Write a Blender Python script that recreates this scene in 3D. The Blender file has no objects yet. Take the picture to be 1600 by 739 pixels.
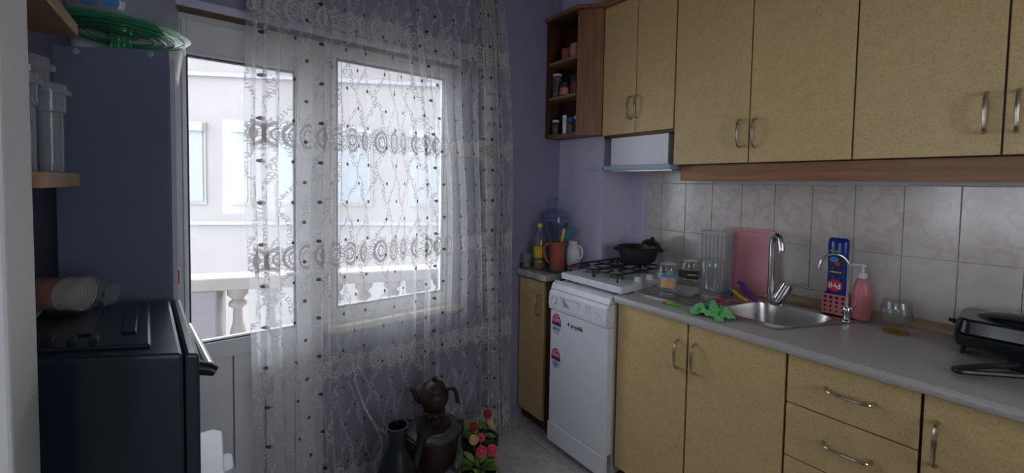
import bpy, bmesh, math, random
from mathutils import Vector, Matrix
random.seed(7)
R = math.radians
scene = bpy.context.scene
col = scene.collection

# ---------------------------------------------------------------- camera, sky, exposure
CAM_H = 1.38
YAW, PITCH, ROLL = R(37.418), R(-2.297), R(0.972)
cam_d = bpy.data.cameras.new('camera')
cam = bpy.data.objects.new('camera', cam_d); col.objects.link(cam)
cam_d.sensor_fit = 'HORIZONTAL'; cam_d.sensor_width = 36.0
cam_d.lens = 640.37 * 36.0 / 1600.0
cam_d.shift_y = (314.14 - 369.5) / 1600.0
cam_d.clip_start = 0.02; cam_d.clip_end = 200
_f = Vector((math.sin(YAW)*math.cos(PITCH), math.cos(YAW)*math.cos(PITCH), math.sin(PITCH)))
_r = Vector((math.cos(YAW), -math.sin(YAW), 0)); _u = _r.cross(_f)
_r2 = _r*math.cos(ROLL) + _u*math.sin(ROLL); _u2 = -_r*math.sin(ROLL) + _u*math.cos(ROLL)
cam.matrix_world = Matrix(((_r2.x, _u2.x, -_f.x, 0), (_r2.y, _u2.y, -_f.y, 0), (_r2.z, _u2.z, -_f.z, CAM_H), (0, 0, 0, 1)))
scene.camera = cam

world = bpy.data.worlds.new('sky'); scene.world = world; world.use_nodes = True
bg = world.node_tree.nodes['Background']
bg.inputs[0].default_value = (0.86, 0.91, 1.0, 1); bg.inputs[1].default_value = 1.0
scene.view_settings.view_transform = 'Standard'
scene.view_settings.look = 'None'
scene.view_settings.gamma = 1.0
scene.view_settings.use_curve_mapping = False
scene.view_settings.exposure = 2.6
cy = scene.cycles
cy.use_denoising = True
cy.max_bounces = 10; cy.diffuse_bounces = 6; cy.glossy_bounces = 4; cy.transmission_bounces = 6
cy.transparent_max_bounces = 40
cy.sample_clamp_indirect = 6.0
cy.caustics_reflective = False; cy.caustics_refractive = False

def portal(name, loc, sx, sy, rot):      # marks a window opening so the sky is sampled through it
    d = bpy.data.lights.new(name, 'AREA'); d.shape = 'RECTANGLE'; d.size = sx; d.size_y = sy
    d.cycles.is_portal = True
    o = bpy.data.objects.new(name, d); o.location = loc; o.rotation_euler = rot; col.objects.link(o)
portal('sky_portal_window', (0.5, 2.04, 1.35), 1.25, 1.4, (R(-90), 0, 0))
portal('sky_portal_back', (0.60, -1.74, 1.525), 0.9, 1.15, (R(90), 0, 0))  # portal for the added fill window
portal('sky_portal_side', (-1.16, 0.305, 1.525), 1.15, 0.71, (0, R(-90), 0))

# ---------------------------------------------------------------- materials
MATS = {}
class NT:
    def __init__(s, m): s.nt = m.node_tree; s.n = s.nt.nodes; s.l = s.nt.links
    def node(s, t, **k):
        n = s.n.new(t)
        for a, b in k.items(): setattr(n, a, b)
        return n
    def put(s, sock, v):
        if isinstance(v, bpy.types.NodeSocket): s.l.new(v, sock)
        elif v is not None: sock.default_value = v
    def m(s, op, a, b=None, c=None, clamp=False):
        n = s.node('ShaderNodeMath', operation=op); n.use_clamp = clamp
        s.put(n.inputs[0], a)
        if b is not None: s.put(n.inputs[1], b)
        if c is not None: s.put(n.inputs[2], c)
        return n.outputs[0]
    def ramp(s, fac, stops):
        n = s.node('ShaderNodeValToRGB'); s.put(n.inputs[0], fac)
        e = n.color_ramp.elements
        while len(e) < len(stops): e.new(0.5)
        for i, (p, c) in enumerate(stops): e[i].position = p; e[i].color = (*c, 1)
        return n.outputs[0]
    def noise(s, scale, detail=3, vec=None, rough=0.5):
        n = s.node('ShaderNodeTexNoise'); n.inputs['Scale'].default_value = scale; n.inputs['Detail'].default_value = detail
        n.inputs['Roughness'].default_value = rough
        if vec is not None: s.l.new(vec, n.inputs['Vector'])
        return n.outputs[0]
    def obj(s): return s.node('ShaderNodeTexCoord').outputs['Object']
    def bump(s, h, strength, dist=0.002):
        n = s.node('ShaderNodeBump'); n.inputs['Strength'].default_value = strength; n.inputs['Distance'].default_value = dist
        s.put(n.inputs['Height'], h); return n.outputs[0]

def new_mat(name):
    m = bpy.data.materials.new(name); m.use_nodes = True; MATS[name] = m
    t = NT(m); b = m.node_tree.nodes['Principled BSDF']
    return m, t, b
def pbr(name, c, rough=0.5, metal=0.0, var=0.06, scale=20, bump=0.0, **kw):
    m, t, b = new_mat(name)
    if var:
        n = t.noise(scale, 4, t.obj())
        lo = tuple(max(0, x*(1-var)) for x in c); hi = tuple(min(1, x*(1+var)) for x in c)
        t.put(b.inputs['Base Color'], t.ramp(n, [(0.3, lo), (0.7, hi)]))
        if bump: t.put(b.inputs['Normal'], t.bump(n, bump))
    else: b.inputs['Base Color'].default_value = (*c, 1)
    b.inputs['Roughness'].default_value = rough; b.inputs['Metallic'].default_value = metal
    for k, v in kw.items(): b.inputs[k].default_value = v
    return m
def thin_glass(name, tint=(0.95, 0.97, 0.97), refl=1.0, haze=0.0, hazecol=(0.8, 0.8, 0.8)):
    m, t, b = new_mat(name)
    t.n.remove(b)
    tr = t.node('ShaderNodeBsdfTransparent'); tr.inputs[0].default_value = (*tint, 1)
    gl = t.node('ShaderNodeBsdfGlossy'); gl.inputs['Roughness'].default_value = 0.03
    lw = t.node('ShaderNodeLayerWeight'); lw.inputs[0].default_value = 0.5
    fr = t.m('ADD', 0.04, t.m('MULTIPLY', t.m('POWER', lw.outputs['Facing'], 4.0), 0.9))
    mx = t.node('ShaderNodeMixShader')
    t.put(mx.inputs[0], t.m('MULTIPLY', fr, refl, clamp=True)); t.l.new(tr.outputs[0], mx.inputs[1]); t.l.new(gl.outputs[0], mx.inputs[2])
    out = mx.outputs[0]
    if haze:
        df = t.node('ShaderNodeBsdfDiffuse'); df.inputs[0].default_value = (*hazecol, 1)
        m2 = t.node('ShaderNodeMixShader'); m2.inputs[0].default_value = haze
        t.l.new(out, m2.inputs[1]); t.l.new(df.outputs[0], m2.inputs[2]); out = m2.outputs[0]
    t.l.new(out, t.n['Material Output'].inputs[0])
    return m

# painted walls, plaster
def wall_paint(name, c):
    m, t, b = new_mat(name); o = t.obj()
    n1 = t.noise(3, 3, o); n2 = t.noise(140, 2, o)
    t.put(b.inputs['Base Color'], t.ramp(n1, [(0.3, tuple(x*0.94 for x in c)), (0.7, tuple(min(1, x*1.05) for x in c))]))
    t.put(b.inputs['Normal'], t.bump(n2, 0.25, 0.001)); b.inputs['Roughness'].default_value = 0.6
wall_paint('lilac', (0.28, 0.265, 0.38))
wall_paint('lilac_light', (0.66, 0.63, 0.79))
wall_paint('white_paint', (0.74, 0.72, 0.70))
wall_paint('ceiling_paint', (0.7, 0.69, 0.74))
wall_paint('partition_paint', (0.80, 0.80, 0.79))
pbr('plaster_white', (0.37, 0.35, 0.345), 0.9, var=0.05, scale=1.2)
pbr('plaster_cream', (0.48, 0.44, 0.38), 0.9, var=0.08, scale=4)
pbr('plaster_trim', (0.44, 0.43, 0.425), 0.8, var=0.03)
pbr('pvc', (0.76, 0.75, 0.74), 0.35, var=0.03, scale=5)
pbr('sill_stone', (0.66, 0.60, 0.47), 0.45, var=0.08, scale=14)
pbr('gasket', (0.05, 0.05, 0.06), 0.6, var=0)
pbr('brown_strip', (0.13, 0.07, 0.04), 0.6)
# speckled cream-yellow laminate
def laminate():
    m, t, b = new_mat('laminate'); o = t.obj()
    n = t.noise(170, 3, o, 0.6); n2 = t.noise(30, 3, o)
    a = t.ramp(n, [(0.30, (0.54, 0.38, 0.16)), (0.46, (0.68, 0.49, 0.23)), (0.72, (0.72, 0.535, 0.27))])
    mx = t.node('ShaderNodeMix', data_type='RGBA'); mx.blend_type = 'MULTIPLY'; mx.inputs[0].default_value = 0.4
    t.l.new(a, mx.inputs[6]); t.l.new(t.ramp(n2, [(0.35, (0.84, 0.82, 0.78)), (0.65, (1, 1, 1))]), mx.inputs[7])
    t.l.new(mx.outputs[2], b.inputs['Base Color']); b.inputs['Roughness'].default_value = 0.42
    t.put(b.inputs['Normal'], t.bump(n, 0.08, 0.0006))
laminate()
def wood(name, c, axis=2):
    m, t, b = new_mat(name)
    mp = t.node('ShaderNodeMapping'); t.l.new(t.obj(), mp.inputs[0])
    sc = [34, 34, 34]; sc[axis] = 2.2; mp.inputs['Scale'].default_value = sc
    n = t.noise(1.0, 5, mp.outputs[0], 0.6)
    t.put(b.inputs['Base Color'], t.ramp(n, [(0.3, tuple(x*0.62 for x in c)), (0.7, tuple(min(1, x*1.2) for x in c))]))
    b.inputs['Roughness'].default_value = 0.42; t.put(b.inputs['Normal'], t.bump(n, 0.1, 0.0008))
wood('wood_brown', (0.30, 0.138, 0.072), 2)
wood('wood_brown_y', (0.36, 0.17, 0.075), 1)
wood('wood_dark', (0.085, 0.035, 0.02), 2)
wood('wood_shelf', (0.42, 0.24, 0.12), 1)
wood('wood_coving', (0.50, 0.38, 0.24), 1)
# wall tiles: pale glazed stone print with pinkish veins
def tile_mat(name, base, vein, amt):
    m, t, b = new_mat(name)
    g = t.node('ShaderNodeNewGeometry'); n0 = t.noise(7, 5, g.outputs['Position'], 0.6); n1 = t.noise(13, 3, g.outputs['Position'], 0.5)
    v = t.ramp(n1, [(0.44, (0, 0, 0)), (0.5, (1, 1, 1)), (0.58, (0, 0, 0))])
    a = t.ramp(n0, [(0.3, tuple(x*0.88 for x in base)), (0.7, tuple(min(1, x*1.05) for x in base))])
    mx = t.node('ShaderNodeMix', data_type='RGBA')
    sp = t.node('ShaderNodeSeparateColor'); t.l.new(v, sp.inputs[0])
    t.put(mx.inputs[0], t.m('MULTIPLY', sp.outputs[0], amt)); t.l.new(a, mx.inputs[6]); mx.inputs[7].default_value = (*vein, 1)
    t.l.new(mx.outputs[2], b.inputs['Base Color'])
    b.inputs['Roughness'].default_value = 0.16; b.inputs['Specular IOR Level'].default_value = 0.6
    t.put(b.inputs['Normal'], t.bump(n0, 0.15, 0.002))
tile_mat('tile_plain', (0.74, 0.68, 0.63), (0.62, 0.52, 0.47), 0.35)
tile_mat('tile_decor', (0.73, 0.665, 0.61), (0.60, 0.46, 0.40), 0.6)
tile_mat('floor_tile', (0.62, 0.59, 0.56), (0.40, 0.37, 0.36), 0.45)
pbr('grout', (0.78, 0.74, 0.70), 0.9, var=0.04)
pbr('floor_grout', (0.16, 0.14, 0.13), 0.9)
def worktop():
    m, t, b = new_mat('worktop'); o = t.obj(); n = t.noise(160, 2, o)
    t.put(b.inputs['Base Color'], t.ramp(n, [(0.3, (0.45, 0.43, 0.40)), (0.7, (0.53, 0.51, 0.48))]))
    b.inputs['Roughness'].default_value = 0.28
worktop()
def brushed(name, c, rough):
    m, t, b = new_mat(name)
    mp = t.node('ShaderNodeMapping'); t.l.new(t.obj(), mp.inputs[0]); mp.inputs['Scale'].default_value = (300, 8, 40)
    n = t.noise(1, 3, mp.outputs[0]); b.inputs['Metallic'].default_value = 1
    t.put(b.inputs['Base Color'], t.ramp(n, [(0.3, tuple(x*0.9 for x in c)), (0.7, c)]))
    b.inputs['Roughness'].default_value = rough; t.put(b.inputs['Normal'], t.bump(n, 0.05, 0.0004))
brushed('steel', (0.62, 0.60, 0.58), 0.30)
pbr('chrome', (0.72, 0.72, 0.73), 0.12, 1.0, var=0)
pbr('antique_metal', (0.55, 0.48, 0.40), 0.25, 1.0, var=0.15, scale=60)
pbr('white_enamel', (0.78, 0.79, 0.84), 0.3, var=0.02)
pbr('white_plastic', (0.76, 0.76, 0.76), 0.4, var=0.03)
pbr('beige_side', (0.52, 0.49, 0.43), 0.5, var=0.04)
pbr('grey_line', (0.33, 0.34, 0.40), 0.5, var=0)
pbr('dark_line', (0.02, 0.02, 0.03), 0.5, var=0)
pbr('magenta', (0.55, 0.015, 0.12), 0.5, var=0)
pbr('navy_ink', (0.02, 0.02, 0.09), 0.5, var=0)
pbr('lavender', (0.55, 0.56, 0.78), 0.5, var=0)
pbr('print_white', (0.8, 0.8, 0.8), 0.5, var=0)
pbr('hood_blue', (0.34, 0.44, 0.55), 0.4, var=0.03)
pbr('cast_iron', (0.012, 0.012, 0.013), 0.55, var=0.1)
pbr('burner_cap', (0.25, 0.24, 0.22), 0.35, 0.8)
pbr('black_plastic', (0.010, 0.012, 0.013), 0.35, var=0.1)
pbr('black_gloss', (0.008, 0.010, 0.012), 0.18, var=0)
pbr('oven_black', (0.020, 0.027, 0.040), 0.28, var=0.08, scale=6)
pbr('slate_panel', (0.20, 0.235, 0.32), 0.45, var=0.06, scale=4)
pbr('pan_grey', (0.035, 0.036, 0.034), 0.35, 0.3)
pbr('pink_plastic', (0.78, 0.33, 0.37), 0.4, var=0.08, scale=14)
pbr('pink_soft', (0.66, 0.20, 0.22), 0.35, var=0.04)
pbr('hole_dark', (0.06, 0.02, 0.03), 0.8, var=0)
pbr('bottle_blue', (0.010, 0.028, 0.26), 0.22, var=0)
pbr('red_print', (0.65, 0.02, 0.03), 0.4, var=0)
pbr('green_print', (0.10, 0.38, 0.08), 0.4, var=0)
pbr('yellow_plastic', (0.72, 0.50, 0.02), 0.4, var=0)
pbr('purple_plastic', (0.11, 0.035, 0.30), 0.4, var=0)
pbr('blue_plastic', (0.02, 0.16, 0.55), 0.4, var=0)
pbr('teal_plastic', (0.01, 0.16, 0.22), 0.4, var=0)
pbr('red_plastic', (0.55, 0.05, 0.05), 0.4, var=0)
pbr('green_plastic', (0.12, 0.50, 0.03), 0.35, var=0)
pbr('terracotta', (0.40, 0.105, 0.07), 0.5, var=0.1)
pbr('cream_cup', (0.55, 0.27, 0.18), 0.5, var=0.1)
pbr('green_cloth', (0.20, 0.58, 0.20), 0.9, var=0.18, scale=120, bump=0.6)
pbr('copper_dark', (0.050, 0.025, 0.025), 0.45, 0.55, var=0.3, scale=18)
pbr('copper_patina', (0.10, 0.10, 0.10), 0.45, 0.5, var=0.25, scale=20)
pbr('jug_green', (0.006, 0.010, 0.011), 0.32, var=0.2)
pbr('pot_green', (0.012, 0.03, 0.02), 0.45, var=0.1)
pbr('leaf_green', (0.10, 0.22, 0.03), 0.5, var=0.3, scale=30)
pbr('leaf_lime', (0.25, 0.36, 0.05), 0.5, var=0.3, scale=30)
pbr('rose_pink', (0.62, 0.06, 0.12), 0.6, var=0.25, scale=60)
pbr('rose_red', (0.42, 0.02, 0.03), 0.6, var=0.2, scale=60)
pbr('rose_pale', (0.62, 0.40, 0.22), 0.6, var=0.2, scale=60)
pbr('soil', (0.02, 0.012, 0.008), 0.9)
pbr('orange_label', (0.72, 0.40, 0.22), 0.5, var=0.15, scale=60)
pbr('blue_label', (0.05, 0.25, 0.70), 0.5, var=0)
pbr('gold_label', (0.55, 0.40, 0.10), 0.4, var=0)
pbr('oil_yellow', (0.62, 0.40, 0.03), 0.2, var=0.1)
pbr('herb_dark', (0.05, 0.04, 0.02), 0.8, var=0.4, scale=150)
pbr('herb_green', (0.11, 0.11, 0.05), 0.8, var=0.4, scale=150)
pbr('marble_top', (0.70, 0.70, 0.73), 0.4, var=0.1, scale=12)
pbr('grey_plastic', (0.42, 0.44, 0.50), 0.5, var=0.05)
pbr('bin_lid', (0.50, 0.51, 0.56), 0.5, var=0.05)
pbr('paper', (0.46, 0.44, 0.38), 0.8, var=0.1)
pbr('cup_white', (0.48, 0.45, 0.41), 0.5, var=0.08, scale=30)
pbr('cup_print', (0.40, 0.12, 0.08), 0.5, var=0.4, scale=40)
pbr('hedge', (0.20, 0.26, 0.05), 0.8, var=0.5, scale=9, bump=0.8)
pbr('ground_stone', (0.42, 0.40, 0.37), 0.9, var=0.1, scale=2)
pbr('balcony_tile', (0.55, 0.53, 0.50), 0.7, var=0.08)
thin_glass('window_glass', (0.97, 0.98, 0.99), 0.8)
thin_glass('clear_glass', (0.90, 0.92, 0.92), 1.6, 0.05)
thin_glass('blue_glass', (0.82, 0.84, 0.96), 1.2, 0.08, (0.4, 0.42, 0.7))
thin_glass('clear_plastic', (0.90, 0.88, 0.88), 1.2, 0.36, (0.80, 0.77, 0.76))
thin_glass('frosted_plastic', (0.70, 0.74, 0.80), 0.9, 0.30, (0.62, 0.64, 0.66))
thin_glass('green_glass', (0.62, 0.92, 0.72), 2.2, 0.22, (0.12, 0.58, 0.32))
thin_glass('amber_glass', (0.75, 0.55, 0.06), 1.2, 0.35, (0.45, 0.30, 0.02))
thin_glass('film', (0.88, 0.87, 0.86), 1.4, 0.10, (0.7, 0.68, 0.66))
thin_glass('oil_liquid', (0.85, 0.62, 0.10), 0.6, 0.25, (0.55, 0.36, 0.03))
thin_glass('bag_film', (0.70, 0.72, 0.78), 0.8, 0.45, (0.50, 0.50, 0.60))
# shutters: white louvres
def louvre():
    m, t, b = new_mat('louvre'); w = t.node('ShaderNodeTexWave'); w.wave_type = 'BANDS'; w.bands_direction = 'Z'
    w.inputs['Scale'].default_value = 6; t.l.new(t.obj(), w.inputs['Vector'])
    t.put(b.inputs['Base Color'], t.ramp(w.outputs[1], [(0.2, (0.33, 0.37, 0.40)), (0.7, (0.40, 0.43, 0.45))])); b.inputs['Roughness'].default_value = 0.6
louvre()
# white lace curtain; U = metres along the cloth, V = height in metres
def lace():
    m, t, b = new_mat('lace'); t.n.remove(b)
    uvn = t.node('ShaderNodeUVMap'); uvn.uv_map = 'cloth'
    s = t.node('ShaderNodeSeparateXYZ'); t.l.new(uvn.outputs[0], s.inputs[0]); u, v = s.outputs[0], s.outputs[1]
    M = t.m
    def cell(x, p, o): return M('MULTIPLY', M('SUBTRACT', M('FRACT', M('ADD', M('DIVIDE', x, p), o)), 0.5), p)
    def dist(a, b_): return M('SQRT', M('ADD', M('MULTIPLY', a, a), M('MULTIPLY', b_, b_)))
    d1 = dist(cell(u, 0.17, 0.1), cell(v, 0.158, 0.3)); d2 = dist(cell(u, 0.17, 0.6), cell(v, 0.158, 0.8))
    dots = M('LESS_THAN', M('MINIMUM', d1, d2), 0.0072)
    vor = t.node('ShaderNodeTexVoronoi'); vor.voronoi_dimensions = '2D'; vor.inputs['Scale'].default_value = 62
    t.l.new(uvn.outputs[0], vor.inputs['Vector'])
    scrib = M('LESS_THAN', M('ABSOLUTE', M('SUBTRACT', vor.outputs['Distance'], 0.42)), 0.13)
    uw = M('ADD', u, M('MULTIPLY', M('SINE', M('MULTIPLY', v, 39.7)), 0.010))
    q = M('DIVIDE', v, 0.316); p_ = M('DIVIDE', uw, 0.13)
    l1 = M('ABSOLUTE', M('SUBTRACT', M('FRACT', M('ADD', p_, q)), 0.5)); l2 = M('ABSOLUTE', M('SUBTRACT', M('FRACT', M('SUBTRACT', p_, q)), 0.5))
    lat = M('MULTIPLY', M('LESS_THAN', M('MINIMUM', l1, l2), 0.07), scrib)
    bv = M('SUBTRACT', M('MULTIPLY', M('FRACT', M('DIVIDE', M('SUBTRACT', v, 0.36), 0.478)), 0.478), 0.2395)   # band every 47.8 cm
    bu = cell(u, 0.095, 0.0)
    ell = dist(M('DIVIDE', bu, 0.030), M('DIVIDE', bv, 0.046))
    ring = M('LESS_THAN', M('ABSOLUTE', M('SUBTRACT', ell, 0.95)), 0.14)
    ring2 = M('MULTIPLY', M('LESS_THAN', M('ABSOLUTE', M('SUBTRACT', ell, 1.25)), 0.2), scrib)
    ring3 = M('LESS_THAN', M('ABSOLUTE', M('SUBTRACT', ell, 0.5)), 0.07)
    inb = M('LESS_THAN', M('ABSOLUTE', bv), 0.036)
    scr = M('MULTIPLY', inb, scrib)
    wob = t.noise(9, 3, uvn.outputs[0])
    a = M('ADD', 0.27, M('MULTIPLY', wob, 0.07))
    pat = M('MAXIMUM', M('MULTIPLY', lat, 0.62), M('MAXIMUM', M('MULTIPLY', M('MAXIMUM', scr, ring2), 0.6), M('MULTIPLY', M('MAXIMUM', ring, ring3), 0.8)))
    a = M('ADD', M('ADD', a, M('MULTIPLY', inb, 0.14)), M('MULTIPLY', pat, 0.62))
    a = M('MINIMUM', M('MAXIMUM', a, M('MULTIPLY', dots, 0.94)), 0.95)
    c0 = t.node('ShaderNodeMix', data_type='RGBA'); t.put(c0.inputs[0], pat)
    c0.inputs[6].default_value = (0.82, 0.81, 0.80, 1); c0.inputs[7].default_value = (0.66, 0.63, 0.60, 1)
    cmix = t.node('ShaderNodeMix', data_type='RGBA'); t.put(cmix.inputs[0], dots)
    t.l.new(c0.outputs[2], cmix.inputs[6]); cmix.inputs[7].default_value = (0.07, 0.065, 0.065, 1)
    df = t.node('ShaderNodeBsdfDiffuse'); tl = t.node('ShaderNodeBsdfTranslucent'); tr = t.node('ShaderNodeBsdfTransparent')
    t.l.new(cmix.outputs[2], df.inputs[0]); t.l.new(cmix.outputs[2], tl.inputs[0])
    m1 = t.node('ShaderNodeMixShader'); t.put(m1.inputs[0], M('SUBTRACT', 0.68, M('MULTIPLY', pat, 0.62))); t.l.new(df.outputs[0], m1.inputs[1]); t.l.new(tl.outputs[0], m1.inputs[2])
    m2 = t.node('ShaderNodeMixShader'); t.put(m2.inputs[0], a); t.l.new(tr.outputs[0], m2.inputs[1]); t.l.new(m1.outputs[0], m2.inputs[2])
    t.l.new(m2.outputs[0], t.n['Material Output'].inputs[0])
lace()
def hem_lace():
    m, t, b = new_mat('hem_lace'); t.n.remove(b)
    vor = t.node('ShaderNodeTexVoronoi'); vor.inputs['Scale'].default_value = 110; t.l.new(t.obj(), vor.inputs['Vector'])
    a = t.m('ADD', 0.30, t.m('MULTIPLY', t.m('GREATER_THAN', vor.outputs['Distance'], 0.4), 0.45))
    df = t.node('ShaderNodeBsdfDiffuse'); df.inputs[0].default_value = (0.72, 0.70, 0.68, 1); tr = t.node('ShaderNodeBsdfTransparent')
    m2 = t.node('ShaderNodeMixShader'); t.put(m2.inputs[0], a); t.l.new(tr.outputs[0], m2.inputs[1]); t.l.new(df.outputs[0], m2.inputs[2])
    t.l.new(m2.outputs[0], t.n['Material Output'].inputs[0])
hem_lace()

# ---------------------------------------------------------------- mesh helpers
class MB:
    def __init__(s): s.v = []; s.f = []; s.uv = None
    def add(s, vs, fs):
        o = len(s.v); s.v += [tuple(p) for p in vs]; s.f += [tuple(i+o for i in f) for f in fs]; return s
    def box(s, x0, x1, y0, y1, z0, z1):
        vs = [(x, y, z) for z in (z0, z1) for y in (y0, y1) for x in (x0, x1)]
        return s.add(vs, [(0, 2, 3, 1), (4, 5, 7, 6), (0, 1, 5, 4), (2, 6, 7, 3), (0, 4, 6, 2), (1, 3, 7, 5)])
    def prism(s, poly, z0, z1):                       # counter-clockwise outline in x, y
        n = len(poly)
        vs = [(x, y, z0) for x, y in poly] + [(x, y, z1) for x, y in poly]
        return s.add(vs, [tuple(range(n-1, -1, -1)), tuple(range(n, 2*n))] + [(i, (i+1) % n, n+(i+1) % n, n+i) for i in range(n)])
    def taper(s, a, za, b, zb):                       # loft between two outlines
        n = len(a)
        vs = [(x, y, za) for x, y in a] + [(x, y, zb) for x, y in b]
        return s.add(vs, [tuple(range(n-1, -1, -1)), tuple(range(n, 2*n))] + [(i, (i+1) % n, n+(i+1) % n, n+i) for i in range(n)])
    def lathe(s, prof, c=(0, 0, 0), seg=28, cap=True, wob=None):
        vs = []; fs = []
        for k, (r, z) in enumerate(prof):
            for i in range(seg):
                a = 2*math.pi*i/seg; rr = r*(wob(a, k) if wob else 1)
                vs.append((c[0]+rr*math.cos(a), c[1]+rr*math.sin(a), c[2]+z))
        for k in range(len(prof)-1):
            for i in range(seg):
                j = (i+1) % seg; fs.append((k*seg+i, k*seg+j, (k+1)*seg+j, (k+1)*seg+i))
        if cap:
            if prof[0][0] > 1e-5: fs.append(tuple(range(seg-1, -1, -1)))
            if prof[-1][0] > 1e-5: fs.append(tuple((len(prof)-1)*seg+i for i in range(seg)))
        return s.add(vs, fs)
    def tube(s, path, r, seg=10, closed=False, flat=1.0):
        P = [Vector(p) for p in path]; n = len(P)
        rr = r if isinstance(r, (list, tuple)) else [r]*n
        vs = []; fs = []; up = None
        for i in range(n):
            a = P[(i-1) % n] if (closed or i) else P[0]; b_ = P[(i+1) % n] if (closed or i < n-1) else P[-1]
            t = (b_-a).normalized()
            if up is None: up = Vector((0, 0, 1)) if abs(t.z) < 0.9 else Vector((1, 0, 0))
            x = up.cross(t)
            if x.length < 1e-6: x = Vector((1, 0, 0)).cross(t)
            x.normalize(); y = t.cross(x); up = y
            for k in range(seg):
                an = 2*math.pi*k/seg; vs.append(P[i] + x*math.cos(an)*rr[i] + y*math.sin(an)*rr[i]*flat)
        m = n if closed else n-1
        for i in range(m):
            for k in range(seg):
                j = (i+1) % n; fs.append((i*seg+k, i*seg+(k+1) % seg, j*seg+(k+1) % seg, j*seg+k))
        if not closed: fs += [tuple(range(seg-1, -1, -1)), tuple((n-1)*seg+k for k in range(seg))]
        return s.add(vs, fs)
    def cyl(s, a, b, r, r2=None, seg=20): return s.tube([a, b], [r, r if r2 is None else r2], seg)
    def ball(s, c, rx, ry=None, rz=None, n=10, seg=16):
        ry = ry or rx; rz = rz or rx; vs = []; fs = []
        for k in range(n+1):
            th = math.pi*k/n
            for i in range(seg):
                a = 2*math.pi*i/seg; q = max(math.sin(th), 1e-3)
                vs.append((c[0]+rx*q*math.cos(a), c[1]+ry*q*math.sin(a), c[2]-rz*math.cos(th)))
        for k in range(n):
            for i in range(seg): fs.append((k*seg+i, k*seg+(i+1) % seg, (k+1)*seg+(i+1) % seg, (k+1)*seg+i))
        return s.add(vs, fs)
    def xf(s, M):
        s.v = [tuple(M @ Vector(p)) for p in s.v]; return s

ORG = {}
def obj(name, mb, mat, parent=None, smooth=False, bevel=0.0, base=None, label=None):
    if parent is not None: o0 = ORG[parent.name]
    elif base is not None: o0 = Vector(base)
    else:
        xs = [p[0] for p in mb.v]; ys = [p[1] for p in mb.v]; zs = [p[2] for p in mb.v]
        o0 = Vector(((min(xs)+max(xs))/2, (min(ys)+max(ys))/2, min(zs)))
    me = bpy.data.meshes.new(name)
    me.from_pydata([tuple(Vector(p)-o0) for p in mb.v], [], mb.f); me.update()
    if isinstance(mat, str): me.materials.append(MATS[mat])
    o = bpy.data.objects.new(name, me); col.objects.link(o)
    if parent is None: o.location = o0
    else: o.parent = parent
    ORG[o.name] = o0
    bm = bmesh.new(); bm.from_mesh(me); bmesh.ops.recalc_face_normals(bm, faces=bm.faces); bm.to_mesh(me); bm.free()
    if bevel:
        md = o.modifiers.new('bevel', 'BEVEL'); md.width = bevel; md.segments = 2; md.limit_method = 'ANGLE'; md.angle_limit = R(40)
        md.harden_normals = False
    if smooth:
        me.polygons.foreach_set('use_smooth', [True]*len(me.polygons))
        try:
            me.set_sharp_from_angle(angle=R(smooth if smooth is not True else 42))
        except Exception: pass
    if label: o['label'] = label
    return o
def tag(o, label, cat, group=None):
    o['label'] = label; o['category'] = cat
    if group: o['group'] = group
    return o
def thing(name, label, cat, base=(0, 0, 0), group=None):
    o = bpy.data.objects.new(name, None); o.empty_display_size = 0.05; col.objects.link(o)
    o.location = base; ORG[o.name] = Vector(base)
    return tag(o, label, cat, group)
def struct(name, mb, mat, parent=None, **k):
    o = obj(name, mb, mat, parent, **k)
    if parent is None: o['kind'] = 'structure'
    return o
def text_mb(s, size, M, depth=0.0006, bold=0.0):
    cu = bpy.data.curves.new('txt', 'FONT'); cu.body = s; cu.size = size; cu.align_x = 'CENTER'; cu.align_y = 'CENTER'
    cu.extrude = depth; cu.offset = bold; cu.resolution_u = 3
    ob = bpy.data.objects.new('txt', cu); col.objects.link(ob)
    dg = bpy.context.evaluated_depsgraph_get(); dg.update()
    me = bpy.data.meshes.new_from_object(ob.evaluated_get(dg))
    mb = MB(); mb.add([M @ v.co for v in me.vertices], [tuple(p.vertices) for p in me.polygons])
    bpy.data.objects.remove(ob); bpy.data.curves.remove(cu); bpy.data.meshes.remove(me)
    return mb
def face_mx(px, py, pz):          # a plane that faces the room from the cabinet wall: text x runs to -Y, text y up
    return Matrix(((0, 0, -1, px), (-1, 0, 0, py), (0, 1, 0, pz), (0, 0, 0, 1)))
def rrect(x0, x1, y0, y1, r, n=5):
    out = []
    for cx, cy_, a0 in ((x1-r, y1-r, 0), (x0+r, y1-r, 90), (x0+r, y0+r, 180), (x1-r, y0+r, 270)):
        for i in range(n+1):
            a = R(a0+90*i/n); out.append((cx+r*math.cos(a), cy_+r*math.sin(a)))
    return out
def catmull(pts, n=6):
    P = [Vector(p) for p in pts]; P = [2*P[0]-P[1]] + P + [2*P[-1]-P[-2]]; out = []
    for i in range(1, len(P)-2):
        for k in range(n):
            t = k/n; a, b, c, d = P[i-1:i+3]
            out.append(0.5*((2*b)+(c-a)*t+(2*a-5*b+4*c-d)*t*t+(3*b-a-3*c+d)*t*t*t))
    out.append(P[-2]); return out

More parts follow.
